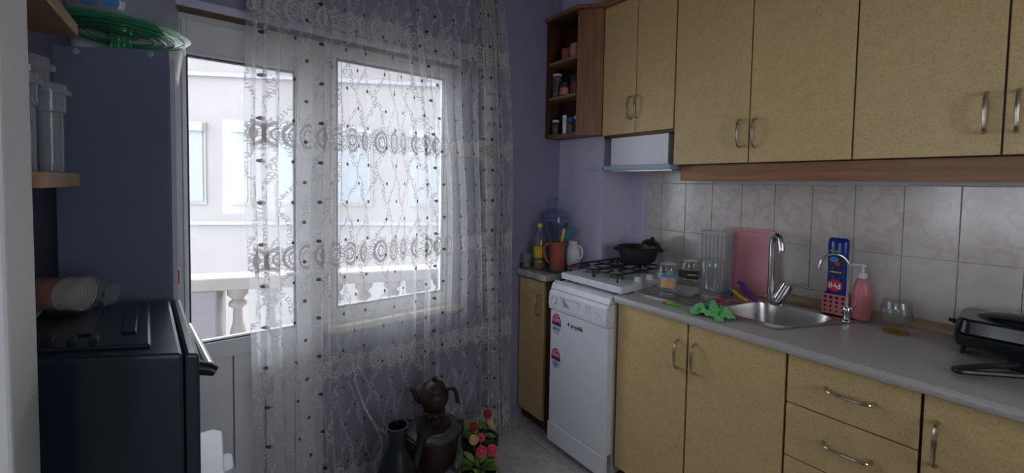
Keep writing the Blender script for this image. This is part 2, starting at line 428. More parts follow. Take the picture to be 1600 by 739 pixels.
# ---------------------------------------------------------------- room shell
W, D, CX, CYS = 2.06, 1.905, 1.81, 1.525       # tiled wall, window wall, chimney breast face and side
CEIL = 2.66
k_ = D/1.94
def wx(x): return x*k_
def wz(z): return CAM_H + (z-CAM_H)*k_
struct('ceiling', MB().box(-1.2, 2.3, -1.7, 2.05, CEIL, CEIL+0.2), 'ceiling_paint')
floor = struct('floor', MB().box(-1.2, 2.3, -1.7, 2.05, -0.12, -0.006), 'floor_grout')
_t = MB().box(0, 0.296, 0, 0.296, -0.006, 0.0)
first = None
for i in range(-4, 4):
    for j in range(-3, 4):
        x0 = 0.83 + i*0.3 + 0.0; y0 = 1.19 + j*0.3
        if x0 < -0.5 or x0 > 1.45 or y0 > 1.88: continue
        if first is None:
            first = obj('floor_tile', MB().box(0, 0.297, 0, 0.297, -0.006, 0.0), 'floor_tile', floor, bevel=0.001); o = first; base_loc = -ORG['floor']
        else:
            o = first.copy(); col.objects.link(o); o.parent = floor
        o.location = Vector((x0, y0, 0)) ; ORG[o.name] = ORG['floor']
# mesh of tile was offset by floor origin: undo once through location
for o in [c for c in bpy.data.objects if c.name.startswith('floor_tile')]:
    pass
DGL, DGR, DGB, DGT = wx(-0.031), wx(0.324), wz(0.753), wz(1.836)
WGL, WGR, WGB, WGT = wx(0.492), wx(1.028), wz(0.807), wz(1.925)
WF = 1.88                                         # room face of the window wall
OP_L, OP_R, OP_T = -0.075, wx(1.09), wz(1.995)    # opening for the door and window unit
SILL_T = wz(0.737); DOOR_R = wx(0.44)
wf = MB()
wf.box(-1.2, OP_L, WF, 2.05, 0, CEIL); wf.box(OP_R, 2.3, WF+0.025, 2.05, 0, CEIL); wf.box(OP_R, 2.3, WF, WF+0.025, 0, CEIL)
wf.box(OP_L, OP_R, WF, 2.05, OP_T, CEIL); wf.box(DOOR_R, OP_R, WF, 2.05, 0, SILL_T-0.03)
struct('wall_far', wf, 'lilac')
wr = MB(); wr.box(W, 2.25, -1.7, CYS, 0, CEIL)
wall_right = struct('wall_right', wr, 'lilac_light')
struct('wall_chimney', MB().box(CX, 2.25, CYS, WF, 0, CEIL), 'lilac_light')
BX0, BX1, BZ_0, BZ_1 = 0.15, 1.05, 0.95, 2.1
wb = MB(); wb.box(-1.2, BX0, -1.7, -1.5, 0, CEIL); wb.box(BX1, 2.25, -1.7, -1.5, 0, CEIL); wb.box(BX0, BX1, -1.7, -1.5, 0, BZ_0); wb.box(BX0, BX1, -1.7, -1.5, BZ_1, CEIL)
struct('wall_back', wb, 'white_paint')
w3 = thing('window_fill', 'white casement window added on the back wall for fill light', 'window', (0.55, -1.6, BZ_0)); del w3['category']; w3['kind'] = 'structure'  # added window behind the camera, lets in extra fill light
mb = MB()
for a, b_ in ((BX0, BX0+0.06), (0.56, 0.64), (BX1-0.06, BX1)): mb.box(a, b_, -1.63, -1.57, BZ_0, BZ_1)
for a, b_ in ((BZ_0, BZ_0+0.06), (BZ_1-0.06, BZ_1)): mb.box(BX0, BX1, -1.63, -1.57, a, b_)
obj('sash', mb, 'pvc', w3); obj('pane', MB().box(BX0, BX1, -1.602, -1.598, BZ_0, BZ_1), 'window_glass', w3)
struct('wall_shade_storeys', MB().box(-14, 16, -1.7, 2.05, CEIL+0.2, 12.5), 'plaster_white')  # unseen storeys added to cut the sky light on the house opposite
LX = -1.0
wl = MB()
WY0, WY1, WZ0, WZ1 = -0.05, 0.66, 0.95, 2.1
wl.box(LX-0.15, LX, -1.5, WY0, 0, CEIL); wl.box(LX-0.15, LX, WY1, 0.76, 0, CEIL)
wl.box(LX-0.15, LX, WY0, WY1, 0, WZ0); wl.box(LX-0.15, LX, WY0, WY1, WZ1, CEIL)
struct('wall_left', wl, 'white_paint')
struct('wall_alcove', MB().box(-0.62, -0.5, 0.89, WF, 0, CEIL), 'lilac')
struct('wall_partition', MB().box(LX-0.15, -0.19, 0.78, 0.89, 0, CEIL), 'partition_paint', bevel=0.004)

# ---- balcony door and window unit
FR0, FR1 = 1.905, 1.955
def frame(mb, x0, x1, z0, z1, t, y0, y1):
    mb.box(x0, x1, y0, y1, z1-t, z1); mb.box(x0, x1, y0, y1, z0, z0+t); mb.box(x0, x0+t, y0, y1, z0+t, z1-t); mb.box(x1-t, x1, y0, y1, z0+t, z1-t)
door = thing('door_1', 'white plastic balcony door with a tall glass pane and panelled base', 'door', (0.15, 1.93, 0))
del door['category']; door['kind'] = 'structure'
mb = MB(); frame(mb, OP_L, DOOR_R, 0.0, OP_T, 0.03, FR0+0.01, FR1+0.02); obj('outer_frame', mb, 'pvc', door, bevel=0.003)
mb = MB()
mb.box(OP_L+0.03, DGL, FR0, FR1, 0.03, OP_T-0.03); mb.box(DGR, DOOR_R-0.03, FR0, FR1, 0.03, OP_T-0.03)
mb.box(DGL, DGR, FR0, FR1, DGT, OP_T-0.03); mb.box(DGL, DGR, FR0, FR1, wz(0.681), DGB); mb.box(DGL, DGR, FR0, FR1, 0.03, 0.10)
obj('leaf_frame', mb, 'pvc', door, bevel=0.003)
mb = MB(); frame(mb, DGL-0.001, DGR+0.001, DGB-0.001, DGT+0.001, 0.005, FR0-0.001, FR0+0.02); obj('gasket', mb, 'gasket', door)
mb = MB(); frame(mb, DGL-0.014, DGR+0.014, DGB-0.014, DGT+0.014, 0.012, FR0-0.006, FR0+0.004); obj('glazing_bead', mb, 'white_plastic', door, bevel=0.002)
obj('base_panel', MB().box(DGL, DGR, FR1-0.01, FR1, 0.10, wz(0.681)), 'pvc', door)
obj('pane', MB().box(DGL, DGR, 1.93, 1.934, DGB, DGT), 'window_glass', door)
for i, xa in enumerate((DGL, 0.102, 0.21)):
    xb = (0.100, 0.208, DGR)[i]
    obj('panel_board', MB().box(xa+0.001, xb-0.001, FR0+0.012, FR1-0.01, 0.10, wz(0.681)), 'pvc', door, bevel=0.003)
h = obj('handle', MB().box(wx(0.375), wx(0.395), FR0-0.012, FR0, 0.92, 1.04), 'white_plastic', door, bevel=0.004)
obj('lever', MB().tube([(wx(0.385), FR0-0.012, 1.0), (wx(0.385), FR0-0.045, 1.0), (wx(0.385)-0.10, FR0-0.05, 1.0)], 0.008), 'white_plastic', h, smooth=True)
win = thing('window_1', 'white plastic casement window beside the balcony door', 'window', (0.75, 1.93, SILL_T))
del win['category']; win['kind'] = 'structure'
mb = MB(); frame(mb, DOOR_R, OP_R, SILL_T, OP_T, 0.03, FR0+0.01, FR1+0.02); obj('outer_frame', mb, 'pvc', win, bevel=0.003)
mb = MB(); mb.box(DOOR_R+0.03, WGL, FR0, FR1, SILL_T+0.03, OP_T-0.03); mb.box(WGR, OP_R-0.03, FR0, FR1, SILL_T+0.03, OP_T-0.03)
mb.box(WGL, WGR, FR0, FR1, WGT, OP_T-0.03); mb.box(WGL, WGR, FR0, FR1, SILL_T+0.03, WGB); obj('sash', mb, 'pvc', win, bevel=0.003)
mb = MB(); frame(mb, WGL-0.001, WGR+0.001, WGB-0.001, WGT+0.001, 0.006, FR0-0.001, FR0+0.02); obj('gasket', mb, 'gasket', win)
mb = MB(); frame(mb, WGL-0.014, WGR+0.014, WGB-0.014, WGT+0.014, 0.012, FR0-0.006, FR0+0.004); obj('glazing_bead', mb, 'white_plastic', win, bevel=0.002)
obj('pane', MB().box(WGL, WGR, 1.93, 1.934, WGB, WGT), 'window_glass', win)
obj('sill', MB().box(DOOR_R, OP_R+0.02, WF-0.03, FR0+0.02, SILL_T-0.03, SILL_T), 'sill_stone', win, bevel=0.004)
struct('trim_1', MB().box(OP_L-0.06, OP_R+0.02, WF-0.012, WF, OP_T+0.004, OP_T+0.034), 'lilac_light', bevel=0.003)
struct('trim_2', MB().box(OP_L, OP_R, WF-0.004, FR0+0.02, OP_T-0.006, OP_T+0.003), 'brown_strip')

# ---- side window of the adjoining space, behind the viewpoint
w2 = thing('window_2', 'white casement window on the side wall', 'window', (LX, (WY0+WY1)/2, WZ0)); del w2['category']; w2['kind'] = 'structure'
mb = MB()
for a, b_, c, d in ((WY0, WY1, WZ0, WZ0+0.06), (WY0, WY1, WZ1-0.06, WZ1), (WY0, WY0+0.06, WZ0, WZ1), (WY1-0.06, WY1, WZ0, WZ1), ((WY0+WY1)/2-0.04, (WY0+WY1)/2+0.04, WZ0, WZ1)):
    mb.box(LX-0.09, LX-0.03, a, b_, c, d)
obj('sash', mb, 'pvc', w2); obj('pane', MB().box(LX-0.062, LX-0.058, WY0, WY1, WZ0, WZ1), 'window_glass', w2)

# ---- glazed tiles on the cabinet wall
TW, TH, T0Y, T0Z = 0.1415, 0.258, 0.0355, 0.885
TILE_END = 1.405
tile_src = {}
struct('trim_3', MB().box(W-0.0015, W, -0.67, TILE_END, 0.86, T0Z+3*TH), 'grout')
for r_ in range(3):
    for c in range(-5, 10):
        ya = T0Y + c*TW; yb = min(ya+TW, TILE_END)
        if r_ == 2 and ya < 0.95: continue
        if r_ == 1 and ya < -0.3: continue
        key = (round(yb-ya, 4), 'tile_decor' if r_ == 1 and c >= 0 else 'tile_plain')
        if key not in tile_src:
            g = 0.0011
            o = obj('tile', MB().box(W-0.0075, W-0.0015, g, key[0]-g, g, TH-g), key[1], wall_right, bevel=0.0016)
            me = o.data; off = ORG['wall_right']
            me.transform(Matrix.Translation(off)); tile_src[key] = o
        else:
            o = tile_src[key].copy(); col.objects.link(o); o.parent = wall_right
        o.location = Vector((0, ya, T0Z + r_*TH)) - ORG['wall_right']
for o in [c for c in floor.children]:
    if o is first: o.data.transform(Matrix.Translation(ORG['floor']))
    o.location = o.location - ORG['floor']

# ---------------------------------------------------------------- outside
fac = thing('neighbour_house', 'white house across the gap with narrow shuttered windows', 'building', (0.35, 11, -4))
fd = Vector((math.cos(R(30)), -math.sin(R(30)), 0)); fn = Vector((-math.sin(R(30)), -math.cos(R(30)), 0))
def fbox(s0, s1, z0, z1, a, b_):                  # a..b: metres proud of the facade
    mb = MB(); mb.box(s0, s1, a, b_, z0, z1)
    Mx = Matrix(((fd.x, fn.x, 0, 0.35), (fd.y, fn.y, 0, 11), (0, 0, 1, 0), (0, 0, 0, 1)))
    return mb.xf(Mx)
obj('wall', fbox(-9, 11, -4, 4.35, -0.3, 0), 'plaster_white', fac)
obj('string_course', fbox(-9, 11, 3.60, 3.68, 0, 0.05), 'grey_plastic', fac)
obj('string_course', fbox(-9, 11, 0.40, 0.47, 0, 0.05), 'grey_plastic', fac)
obj('roof_edge', fbox(-9.1, 11.1, 4.35, 4.45, -0.35, 0.12), 'plaster_cream', fac)
for s0, s1 in ((-1.55, -1.22), (-0.62, -0.29), (0.29, 0.60), (1.25, 1.60), (2.45, 3.2), (4.1, 4.8)):
    w = obj('window', fbox(s0-0.05, s1+0.05, 0.84, 2.62, 0, 0.03), 'plaster_trim', fac)
    obj('shutter', fbox(s0, s1, 0.9, 2.42, 0.03, 0.06), 'louvre', w)
    obj('shutter_box', fbox(s0-0.03, s1+0.03, 2.42, 2.60, 0.03, 0.12), 'plaster_trim', w)
struct('ground_outside', MB().box(-30, 30, -20, 40, -4.3, -4.0), 'ground_stone')
struct('floor_balcony', MB().box(-1.2, 3.0, 2.05, 3.35, -0.2, -0.05), 'balcony_tile')
bal = thing('balustrade', 'cream stone balcony balustrade with turned balusters outside the door', 'balustrade', (0, 3.2, -0.05))
bd = Vector((math.cos(R(20)), -math.sin(R(20)), 0)); bn = Vector((math.sin(R(20)), math.cos(R(20)), 0))
BM = Matrix(((bd.x, bn.x, 0, 0), (bd.y, bn.y, 0, 3.2), (0, 0, 1, 0), (0, 0, 0, 1)))
obj('top_rail', MB().box(-1.1, 2.6, -0.09, 0.09, 0.695, 0.775).xf(BM), 'plaster_cream', bal, bevel=0.01)
obj('base_rail', MB().box(-1.1, 2.6, -0.08, 0.08, -0.05, 0.06).xf(BM), 'plaster_cream', bal, bevel=0.01)
for s0 in (-0.05, 1.25):
    obj('pier', MB().box(s0, s0+0.165, -0.08, 0.08, 0.06, 0.695).xf(BM), 'plaster_white', bal, bevel=0.008)
bprof = [(0.055, 0.06), (0.055, 0.10), (0.035, 0.12), (0.05, 0.18), (0.068, 0.27), (0.05, 0.38), (0.028, 0.48), (0.026, 0.56), (0.05, 0.58), (0.05, 0.60), (0.03, 0.62), (0.058, 0.65), (0.058, 0.695)]
bsrc = None
for s0 in [-0.95+0.19*i for i in range(4)] + [0.205+0.19*i for i in range(6)] + [1.50+0.19*i for i in range(5)]:
    if bsrc is None:
        bsrc = obj('baluster', MB().lathe(bprof, seg=16), 'plaster_cream', bal, smooth=50)
        bsrc.data.transform(Matrix.Translation(ORG['balustrade'])); o = bsrc
    else:
        o = bsrc.copy(); col.objects.link(o); o.parent = bal
    p = BM @ Vector((s0, 0, 0)); o.location = Vector((p.x, p.y, 0)) - ORG['balustrade']
hb = MB()
for i in range(26):
    hb.ball((-5.2+random.uniform(-.5, .5), random.uniform(-3, 3.5), random.uniform(-3.6, 0.6)), random.uniform(.5, .9), None, None, 6, 9)
tag(obj('garden_hedge', hb, 'hedge', smooth=True), 'bushy yellow-green garden hedge outside the side window', 'hedge')

# ---------------------------------------------------------------- cabinets
def handle_mb(p, vertical=True, L=0.112, out=0.03):
    x, y, z = p; pts = []
    for t, o_ in ((-1, 0), (-0.96, 0.55), (-0.82, 0.86), (-0.5, 1.0), (0, 1.06), (0.5, 1.0), (0.82, 0.86), (0.96, 0.55), (1, 0)):
        d = t*L/2
        pts.append((x-out*o_, y, z+d) if vertical else (x-out*o_, y+d, z))
    rr = [0.006, 0.0045, 0.004, 0.0048, 0.0055, 0.0048, 0.004, 0.0045, 0.006]
    return MB().tube(catmull(pts, 3), [rr[min(8, i//3)] for i in range(25)], 8)
XF, CTB, CTT = 1.50, 0.858, 0.893
def front(name, parent, x, y0, y1, z0, z1, hpos, vertical=True, t=0.018):
    g = 0.0022
    d = obj(name, MB().box(x, x+t, y0+g, y1-g, z0+g, z1-g), 'laminate', parent, bevel=0.0018)
    hh = obj('handle', handle_mb((x, hpos[0], hpos[1]), vertical), 'antique_metal', d, smooth=True)
    return d
BZ0 = 0.10
def carcass(name, parent, x0, x1, y0, y1, z0, z1, mat='wood_dark'):
    return obj(name, MB().box(x0, x1, y0, y1, z0, z1), mat, parent)
# base unit with two doors
b1 = thing('base_cabinet', 'cream speckled two-door base cabinet beside the dishwasher', 'cabinet', (1.78, 0.82, 0), 'base kitchen cabinets')
mb = MB(); X0 = XF+0.019
mb.box(X0, W-0.01, 1.140, 1.158, BZ0, CTB); mb.box(X0, W-0.01, 0.490, 0.508, BZ0, CTB); mb.box(X0, W-0.01, 0.508, 1.14, BZ0, BZ0+0.018); mb.box(W-0.02, W-0.01, 0.508, 1.14, BZ0, CTB)
mb.box(X0, X0+0.018, 0.82, 0.834, BZ0, CTB)
obj('body', mb, 'wood_dark', b1)
obj('plinth', MB().box(XF+0.06, W-0.02, 0.49, 1.158, 0, BZ0), 'wood_dark', b1)
front('door', b1, XF, 0.8265, 1.158, BZ0, CTB-0.002, (0.862, 0.724))
front('door', b1, XF, 0.490, 0.8235, BZ0, CTB-0.002, (0.792, 0.728))
# drawer unit
b2 = thing('drawer_cabinet', 'cream speckled base cabinet with a stack of drawers', 'cabinet', (1.78, 0.33, 0), 'base kitchen cabinets')
carcass('body', b2, X0, W-0.01, 0.177, 0.489, BZ0, 0.72)
obj('top_rail', MB().box(X0, X0+0.02, 0.177, 0.489, 0.721, CTB), 'wood_dark', b2)
obj('plinth', MB().box(XF+0.06, W-0.02, 0.177, 0.489, 0, BZ0), 'wood_dark', b2)
zs = [CTB-0.002, 0.696, 0.522, 0.345, BZ0]
for i in range(4): front('drawer', b2, XF, 0.178, 0.4875, zs[i+1], zs[i], (0.327, (zs[i]+zs[i+1])/2+0.006), False)
# next base unit
b3 = thing('base_cabinet', 'cream speckled base cabinet right of the drawers, below the black sandwich press', 'cabinet', (1.78, -0.15, 0), 'base kitchen cabinets')
carcass('body', b3, X0, W-0.01, -0.5, 0.1755, BZ0, CTB)
obj('plinth', MB().box(XF+0.06, W-0.02, -0.5, 0.1755, 0, BZ0), 'wood_dark', b3)
front('door', b3, XF, -0.155, 0.176, BZ0, CTB-0.002, (0.149, 0.732)); front('door', b3, XF, -0.5, -0.157, BZ0, CTB-0.002, (-0.19, 0.732))
# corner unit by the window wall
b4 = thing('base_cabinet', 'narrow one-door base cabinet in the corner by the window wall', 'cabinet', (1.65, 1.77, 0), 'base kitchen cabinets')
mb = MB(); mb.box(XF+0.019, CX-0.003, 1.632, 1.65, 0.0, CTB); mb.box(XF+0.019, CX-0.003, 1.652, WF-0.006, BZ0, CTB)
obj('body', mb, 'wood_dark', b4)
obj('plinth', MB().box(XF+0.035, CX-0.003, 1.652, WF-0.006, 0, BZ0), 'wood_dark', b4)
front('door', b4, XF, 1.652, WF-0.008, 0.065, CTB-0.012, (1.693, 0.712))

# upper cabinets
XU = 1.77; UZ0, UZ1, SZ0 = 1.484, 2.345, 1.654
UE = [1.076, 0.745, 0.412, 0.0837, -0.245]
for n, lab in ((0, 'cream speckled two-door wall cabinet above the sink drainer'), (1, 'cream speckled two-door wall cabinet above the black sandwich press')):
    u = thing('wall_cabinet', lab, 'cabinet', (1.92, UE[2*n+1], UZ0), 'wall kitchen cabinets')
    carcass('body', u, XU+0.019, W-0.009, UE[2*n+2]+0.0005, UE[2*n]-0.0005, UZ0+0.002, UZ1)
    front('door', u, XU, UE[2*n+1], UE[2*n], UZ0, UZ1, (UE[2*n+1]+0.034, 1.606)); front('door', u, XU, UE[2*n+2], UE[2*n+1], UZ0, UZ1, (UE[2*n+1]-0.024, 1.603))
u = thing('wall_cabinet', 'short two-door wall cabinet above the extractor hood', 'cabinet', (1.92, 1.29, SZ0), 'wall kitchen cabinets')
carcass('body', u, XU+0.019, W-0.01, 1.0775, 1.508, SZ0-0.012, UZ1)
front('door', u, XU, 1.080, 1.293, SZ0, UZ1, (1.279, 1.785)); front('door', u, XU, 1.293, 1.508, SZ0, UZ1, (1.322, 1.785))
tag(obj('cornice', MB().box(XU-0.02, W-0.01, -0.245, 1.508, UZ1+0.0005, UZ1+0.05), 'wood_brown_y', bevel=0.006), 'brown wooden cornice running along the top of the wall cabinets', 'cornice')
tag(obj('valance', MB().box(1.83, 1.848, -0.245, 1.072, 1.412, UZ0+0.001), 'wood_brown_y', bevel=0.002), 'brown wooden valance board under the wall cabinets', 'valance')
# end panel seen beside the hood is the cabinet side; extractor hood
hd = thing('extractor_hood', 'white slim extractor hood with a blue-grey visor above the hob', 'extractor hood', (1.9, 1.28, 1.465))
obj('body', MB().box(1.785, W-0.012, 1.112, 1.455, 1.49, SZ0-0.014), 'white_enamel', hd, bevel=0.003)
obj('visor', MB().box(1.75, W-0.012, 1.082, 1.478, 1.466, 1.489), 'hood_blue', hd, bevel=0.002)
obj('visor_end_cap', MB().box(1.752, 1.80, 1.478, 1.484, 1.467, 1.488), 'dark_line', hd)
obj('filter', MB().box(1.80, W-0.05, 1.10, 1.46, 1.461, 1.466), 'steel', hd)

# open corner shelf
os_ = thing('corner_shelf', 'brown wooden open corner shelf holding spice jars', 'shelf', (1.75, 1.72, 1.665))
SA = (1.682, 1.622); SB = (1.768, 1.525)
def shelf_poly(x0, inset=0.0): return [(x0+inset, WF-0.012), (x0+inset, SA[1]), (1.768, SB[1]+0.014), (CX-0.002, SB[1]+0.014), (CX-0.002, WF-0.012)][::-1]
sh_z = [1.665, 1.886, 2.095, 2.335]
obj('side_panel', MB().prism([(SA[0], SA[1]), (SB[0], SB[1]-0.013), (CX-0.002, SB[1]-0.013), (CX-0.002, SB[1]+0.004), (SB[0]+0.006, SB[1]+0.004), (SA[0]+0.012, SA[1]+0.014)], 1.662, 2.353), 'wood_brown', os_, bevel=0.0015)
obj('side_panel', MB().box(SA[0], CX-0.002, WF-0.022, WF-0.006, 1.662, 2.353), 'wood_dark', os_)
obj('back_panel', MB().box(CX-0.006, CX-0.002, 1.532, WF-0.024, 1.662, 2.353), 'wood_dark', os_)
def inner_poly(x0): return [(x0, WF-0.0225), (x0, SA[1]+0.016), (SB[0]+0.008, SB[1]+0.006), (CX-0.0065, SB[1]+0.006), (CX-0.0065, WF-0.0225)]
for i, z in enumerate(sh_z):
    obj(('bottom_board', 'shelf_board', 'shelf_board', 'top_board')[i], MB().prism(inner_poly(SA[0]+(0.001, 0.004, 0.004, 0.001)[i])[::-1], z, z+0.016), ('wood_brown', 'wood_shelf', 'wood_shelf', 'wood_dark')[i], os_, bevel=0.001)
obj('cornice', MB().prism([(SA[0]-0.025, WF-0.006), (SA[0]-0.025, SA[1]-0.012), (SB[0]-0.012, SB[1]-0.03), (CX-0.002, SB[1]-0.03), (CX-0.002, WF-0.006)][::-1], 2.354, 2.374), 'wood_brown', os_, bevel=0.006)

# ---------------------------------------------------------------- worktop, sink
wt = MB()
HX0, HX1, HY0, HY1 = 1.60, 1.965, 0.40, 0.86       # block of worktop around the sink bowl
bc = Vector((1.785, 0.632)); N = 72
def poly_hit(poly, c, a):
    d = Vector((math.cos(a), math.sin(a))); best = 1e9
    for i in range(len(poly)):
        p = Vector(poly[i]); q_ = Vector(poly[(i+1) % len(poly)]); e = q_-p
        den = d.x*e.y-d.y*e.x
        if abs(den) < 1e-9: continue
        t = ((p.x-c.x)*e.y-(p.y-c.y)*e.x)/den; s = ((p.x-c.x)*d.y-(p.y-c.y)*d.x)/den
        if t > 0 and -1e-6 <= s <= 1+1e-6: best = min(best, t)
    return c+d*best
def basin_pt(a, s):                                 # rounded skewed quad
    e = 0.42; ca, sa = math.cos(a), math.sin(a)
    x = 0.148*s*math.copysign(abs(ca)**e, ca); y = 0.140*s*math.copysign(abs(sa)**e, sa)
    return Vector((bc.x+x, bc.y+y-0.22*x))
def ring_angles(poly):
    angs = [2*math.pi*(i+0.5)/N for i in range(N)]
    for p in poly:
        ca = math.atan2(p[1]-bc.y, p[0]-bc.x) % (2*math.pi); i = min(range(N), key=lambda i: abs(angs[i]-ca)); angs[i] = ca
    return angs
def ring_mesh(rings, cap=True):
    vs = [p for r_ in rings for p in r_]; fs = []
    for k in range(len(rings)-1):
        for i in range(N): fs.append((k*N+i, k*N+(i+1) % N, (k+1)*N+(i+1) % N, (k+1)*N+i))
    if cap: fs.append(tuple((len(rings)-1)*N+i for i in range(N)))
    return vs, fs
prof = [(1.482, CTB), (1.474, CTB+0.004), (1.470, CTB+0.014), (1.471, CTB+0.024), (1.477, CTT-0.003), (1.488, CTT)]
pp = prof + [(HX0, CTT), (HX0, CTB)]; m = len(pp)
wt.add([(x, -0.5, z) for x, z in pp] + [(x, 1.160, z) for x, z in pp], [tuple(range(m)), tuple(range(2*m-1, m-1, -1))] + [(i, i+m, (i+1) % m+m, (i+1) % m) for i in range(m)])
XB = W-0.008
wt.box(HX0, XB, -0.5, HY0, CTB, CTT); wt.box(HX0, XB, HY1, 1.160, CTB, CTT); wt.box(HX1, XB, HY0, HY1, CTB, CTT)
rect = [(HX0, HY0), (HX1, HY0), (HX1, HY1), (HX0, HY1)]; ra = ring_angles(rect)
wt.add(*ring_mesh([[(*poly_hit(rect, bc, a), CTB) for a in ra], [(*poly_hit(rect, bc, a), CTT) for a in ra], [(*basin_pt(a, 1.02), CTT) for a in ra], [(*basin_pt(a, 1.02), CTB) for a in ra]], False))
# worktop keeps to the narrow strip behind the hob
tag(obj('worktop', wt, 'worktop', smooth=35), 'grey laminate worktop with rounded front edge holding the sink', 'worktop')
w2_ = MB().box(1.474, CX-0.003, 1.622, WF-0.004, CTB, CTT)
tag(obj('worktop', w2_, 'worktop', bevel=0.005), 'small grey worktop on the narrow corner cabinet', 'worktop')
tag(obj('upstand', MB().box(1.50, CX-0.004, WF-0.012, WF-0.0045, CTT+0.0005, CTT+0.03), 'wood_dark', bevel=0.002), 'dark wooden upstand strip at the wall end of the corner worktop', 'trim')
cv = MB(); pp = [(W-0.009, CTT+0.0005), (W-0.030, CTT+0.0005), (W-0.031, CTT+0.008), (W-0.024, CTT+0.022), (W-0.016, CTT+0.030), (W-0.009, CTT+0.032)]
m = len(pp); cv.add([(x, -0.5, z) for x, z in pp]+[(x, 1.158, z) for x, z in pp], [tuple(range(m)), tuple(range(2*m-1, m-1, -1))]+[(i, i+m, (i+1) % m+m, (i+1) % m) for i in range(m)])
tag(obj('sealing_strip', cv, 'wood_coving', smooth=50), 'wood-coloured sealing strip between worktop and wall tiles', 'trim')

sk = thing('sink', 'stainless steel sink with drainer set into the worktop', 'sink', (1.78, 0.75, CTT))
outer = [(1.578, 1.135), (1.580, 0.553), (1.965, 0.392), (1.985, 0.40), (1.985, 1.145)]
angs = ring_angles(outer)
rings = []
rings.append([(*poly_hit(outer, bc, a), CTT+0.0005) for a in angs]); rings.append([(*poly_hit(outer, bc, a), CTT+0.0065) for a in angs])
rings.append([(*(poly_hit(outer, bc, a)*0.985+bc*0.015), CTT+0.0065) for a in angs])
rings.append([(*(poly_hit(outer, bc, a)*0.965+bc*0.035), CTT+0.003) for a in angs])
rings.append([(*basin_pt(a, 1.05), CTT+0.003) for a in angs]); rings.append([(*basin_pt(a, 1.0), CTT+0.0005) for a in angs])
rings.append([(*basin_pt(a, 0.97), CTT-0.02) for a in angs]); rings.append([(*basin_pt(a, 0.90), CTT-0.12) for a in angs]); rings.append([(*basin_pt(a, 0.78), CTT-0.15) for a in angs]); rings.append([(*basin_pt(a, 0.12), CTT-0.155) for a in angs])
mb = MB().add(*ring_mesh(rings))
obj('bowl', mb, 'steel', sk, smooth=40)
for i in range(7):
    x = 1.63+i*0.05
    obj('drainer_rib', MB().tube([(x, 0.86, CTT+0.003), (x, 0.88, CTT+0.0045), (x, 1.08, CTT+0.0055), (x, 1.10, CTT+0.003)], 0.004, 6, flat=0.6), 'steel', sk, smooth=True)
DZ = CTT+0.0078    # things on the drainer

# ---------------------------------------------------------------- dishwasher
dw = thing('dishwasher', 'white freestanding slimline dishwasher with pink energy stickers', 'dishwasher', (1.73, 1.355, 0))
DY0, DY1, DX = 1.170, 1.548, 1.45
obj('body', MB().box(DX+0.045, W-0.05, DY0, DY1-0.03 if False else 1.520, 0.045, 0.853), 'beige_side', dw, bevel=0.003)
obj('door', MB().box(DX, DX+0.044, DY0, DY1, 0.150, 0.738), 'white_enamel', dw, bevel=0.004)
pm = MB(); pp = [(DX-0.012, 0.746), (DX-0.018, 0.775), (DX-0.012, 0.83), (DX+0.000, 0.846), (DX+0.044, 0.846), (DX+0.044, 0.740), (DX, 0.740)]
m = len(pp); pm.add([(x, DY0, z) for x, z in pp]+[(x, DY1, z) for x, z in pp], [tuple(range(m)), tuple(range(2*m-1, m-1, -1))]+[(i, i+m, (i+1) % m+m, (i+1) % m) for i in range(m)])
cp = obj('control_panel', pm, 'white_enamel', dw, smooth=30, bevel=0.003)
tm = MB(); pp = [(DX+0.0, 0.849), (DX+0.012, 0.874), (DX+0.03, 0.884), (DX+0.044, 0.884), (DX+0.044, 0.849)]
m = len(pp); tm.add([(x, DY0, z) for x, z in pp]+[(x, DY1, z) for x, z in pp], [tuple(range(m)), tuple(range(2*m-1, m-1, -1))]+[(i, i+m, (i+1) % m+m, (i+1) % m) for i in range(m)])
obj('top_rim', tm, 'white_enamel', dw, smooth=30)
obj('top', MB().box(DX+0.044, CX-0.01, DY0, DY1-0.03, 0.854, 0.884), 'white_enamel', dw, bevel=0.002)
obj('kick_panel', MB().box(DX-0.006, DX+0.02, DY0, DY1+0.003, 0.045, 0.148), 'white_enamel', dw, bevel=0.005)
for y in (DY0+0.04, 1.48): obj('foot', MB().cyl((DX+0.08, y, 0), (DX+0.08, y, 0.046), 0.014), 'grey_line', dw)
xp = DX-0.0155
kn = obj('programme_knob', MB().cyl((xp-0.010, 1.512, 0.797), (xp+0.006, 1.512, 0.797), 0.022, 0.024, 24), 'white_enamel', cp, smooth=30)
obj('knob_pointer', MB().box(xp-0.0115, xp-0.0098, 1.5095, 1.5145, 0.795, 0.817), 'grey_line', kn)
obj('handle_recess', MB().prism([(0, 0), (0.045, 0), (0.045, 0.036)], 0, 0.003).xf(Matrix(((0, 0, -1, xp+0.0005), (1, 0, 0, 1.395), (0, 1, 0, 0.778), (0, 0, 0, 1)))), 'grey_line', cp)
mb = MB(); frame_pts = [(1.335, 1.445, 0.772, 0.7732), (1.335, 1.445, 0.8175, 0.8187), (1.335, 1.3362, 0.772, 0.8187), (1.4438, 1.445, 0.772, 0.8187)]
for a, b_, c, d in frame_pts: mb.box(xp-0.0012, xp+0.003, a, b_, c, d)
obj('recess_outline', mb, 'grey_line', cp)
mb = MB()
for j in range(5):
    mb.box(xp-0.0012, xp+0.003, 1.478, 1.486, 0.778+j*0.010, 0.7805+j*0.010); mb.box(xp-0.0012, xp+0.003, 1.458, 1.466, 0.778+j*0.010, 0.7805+j*0.010)
    mb.box(xp-0.0012, xp+0.003, 1.283, 1.293, 0.778+j*0.010, 0.7805+j*0.010); mb.box(xp-0.0012, xp+0.003, 1.265, 1.275, 0.778+j*0.010, 0.7805+j*0.010)
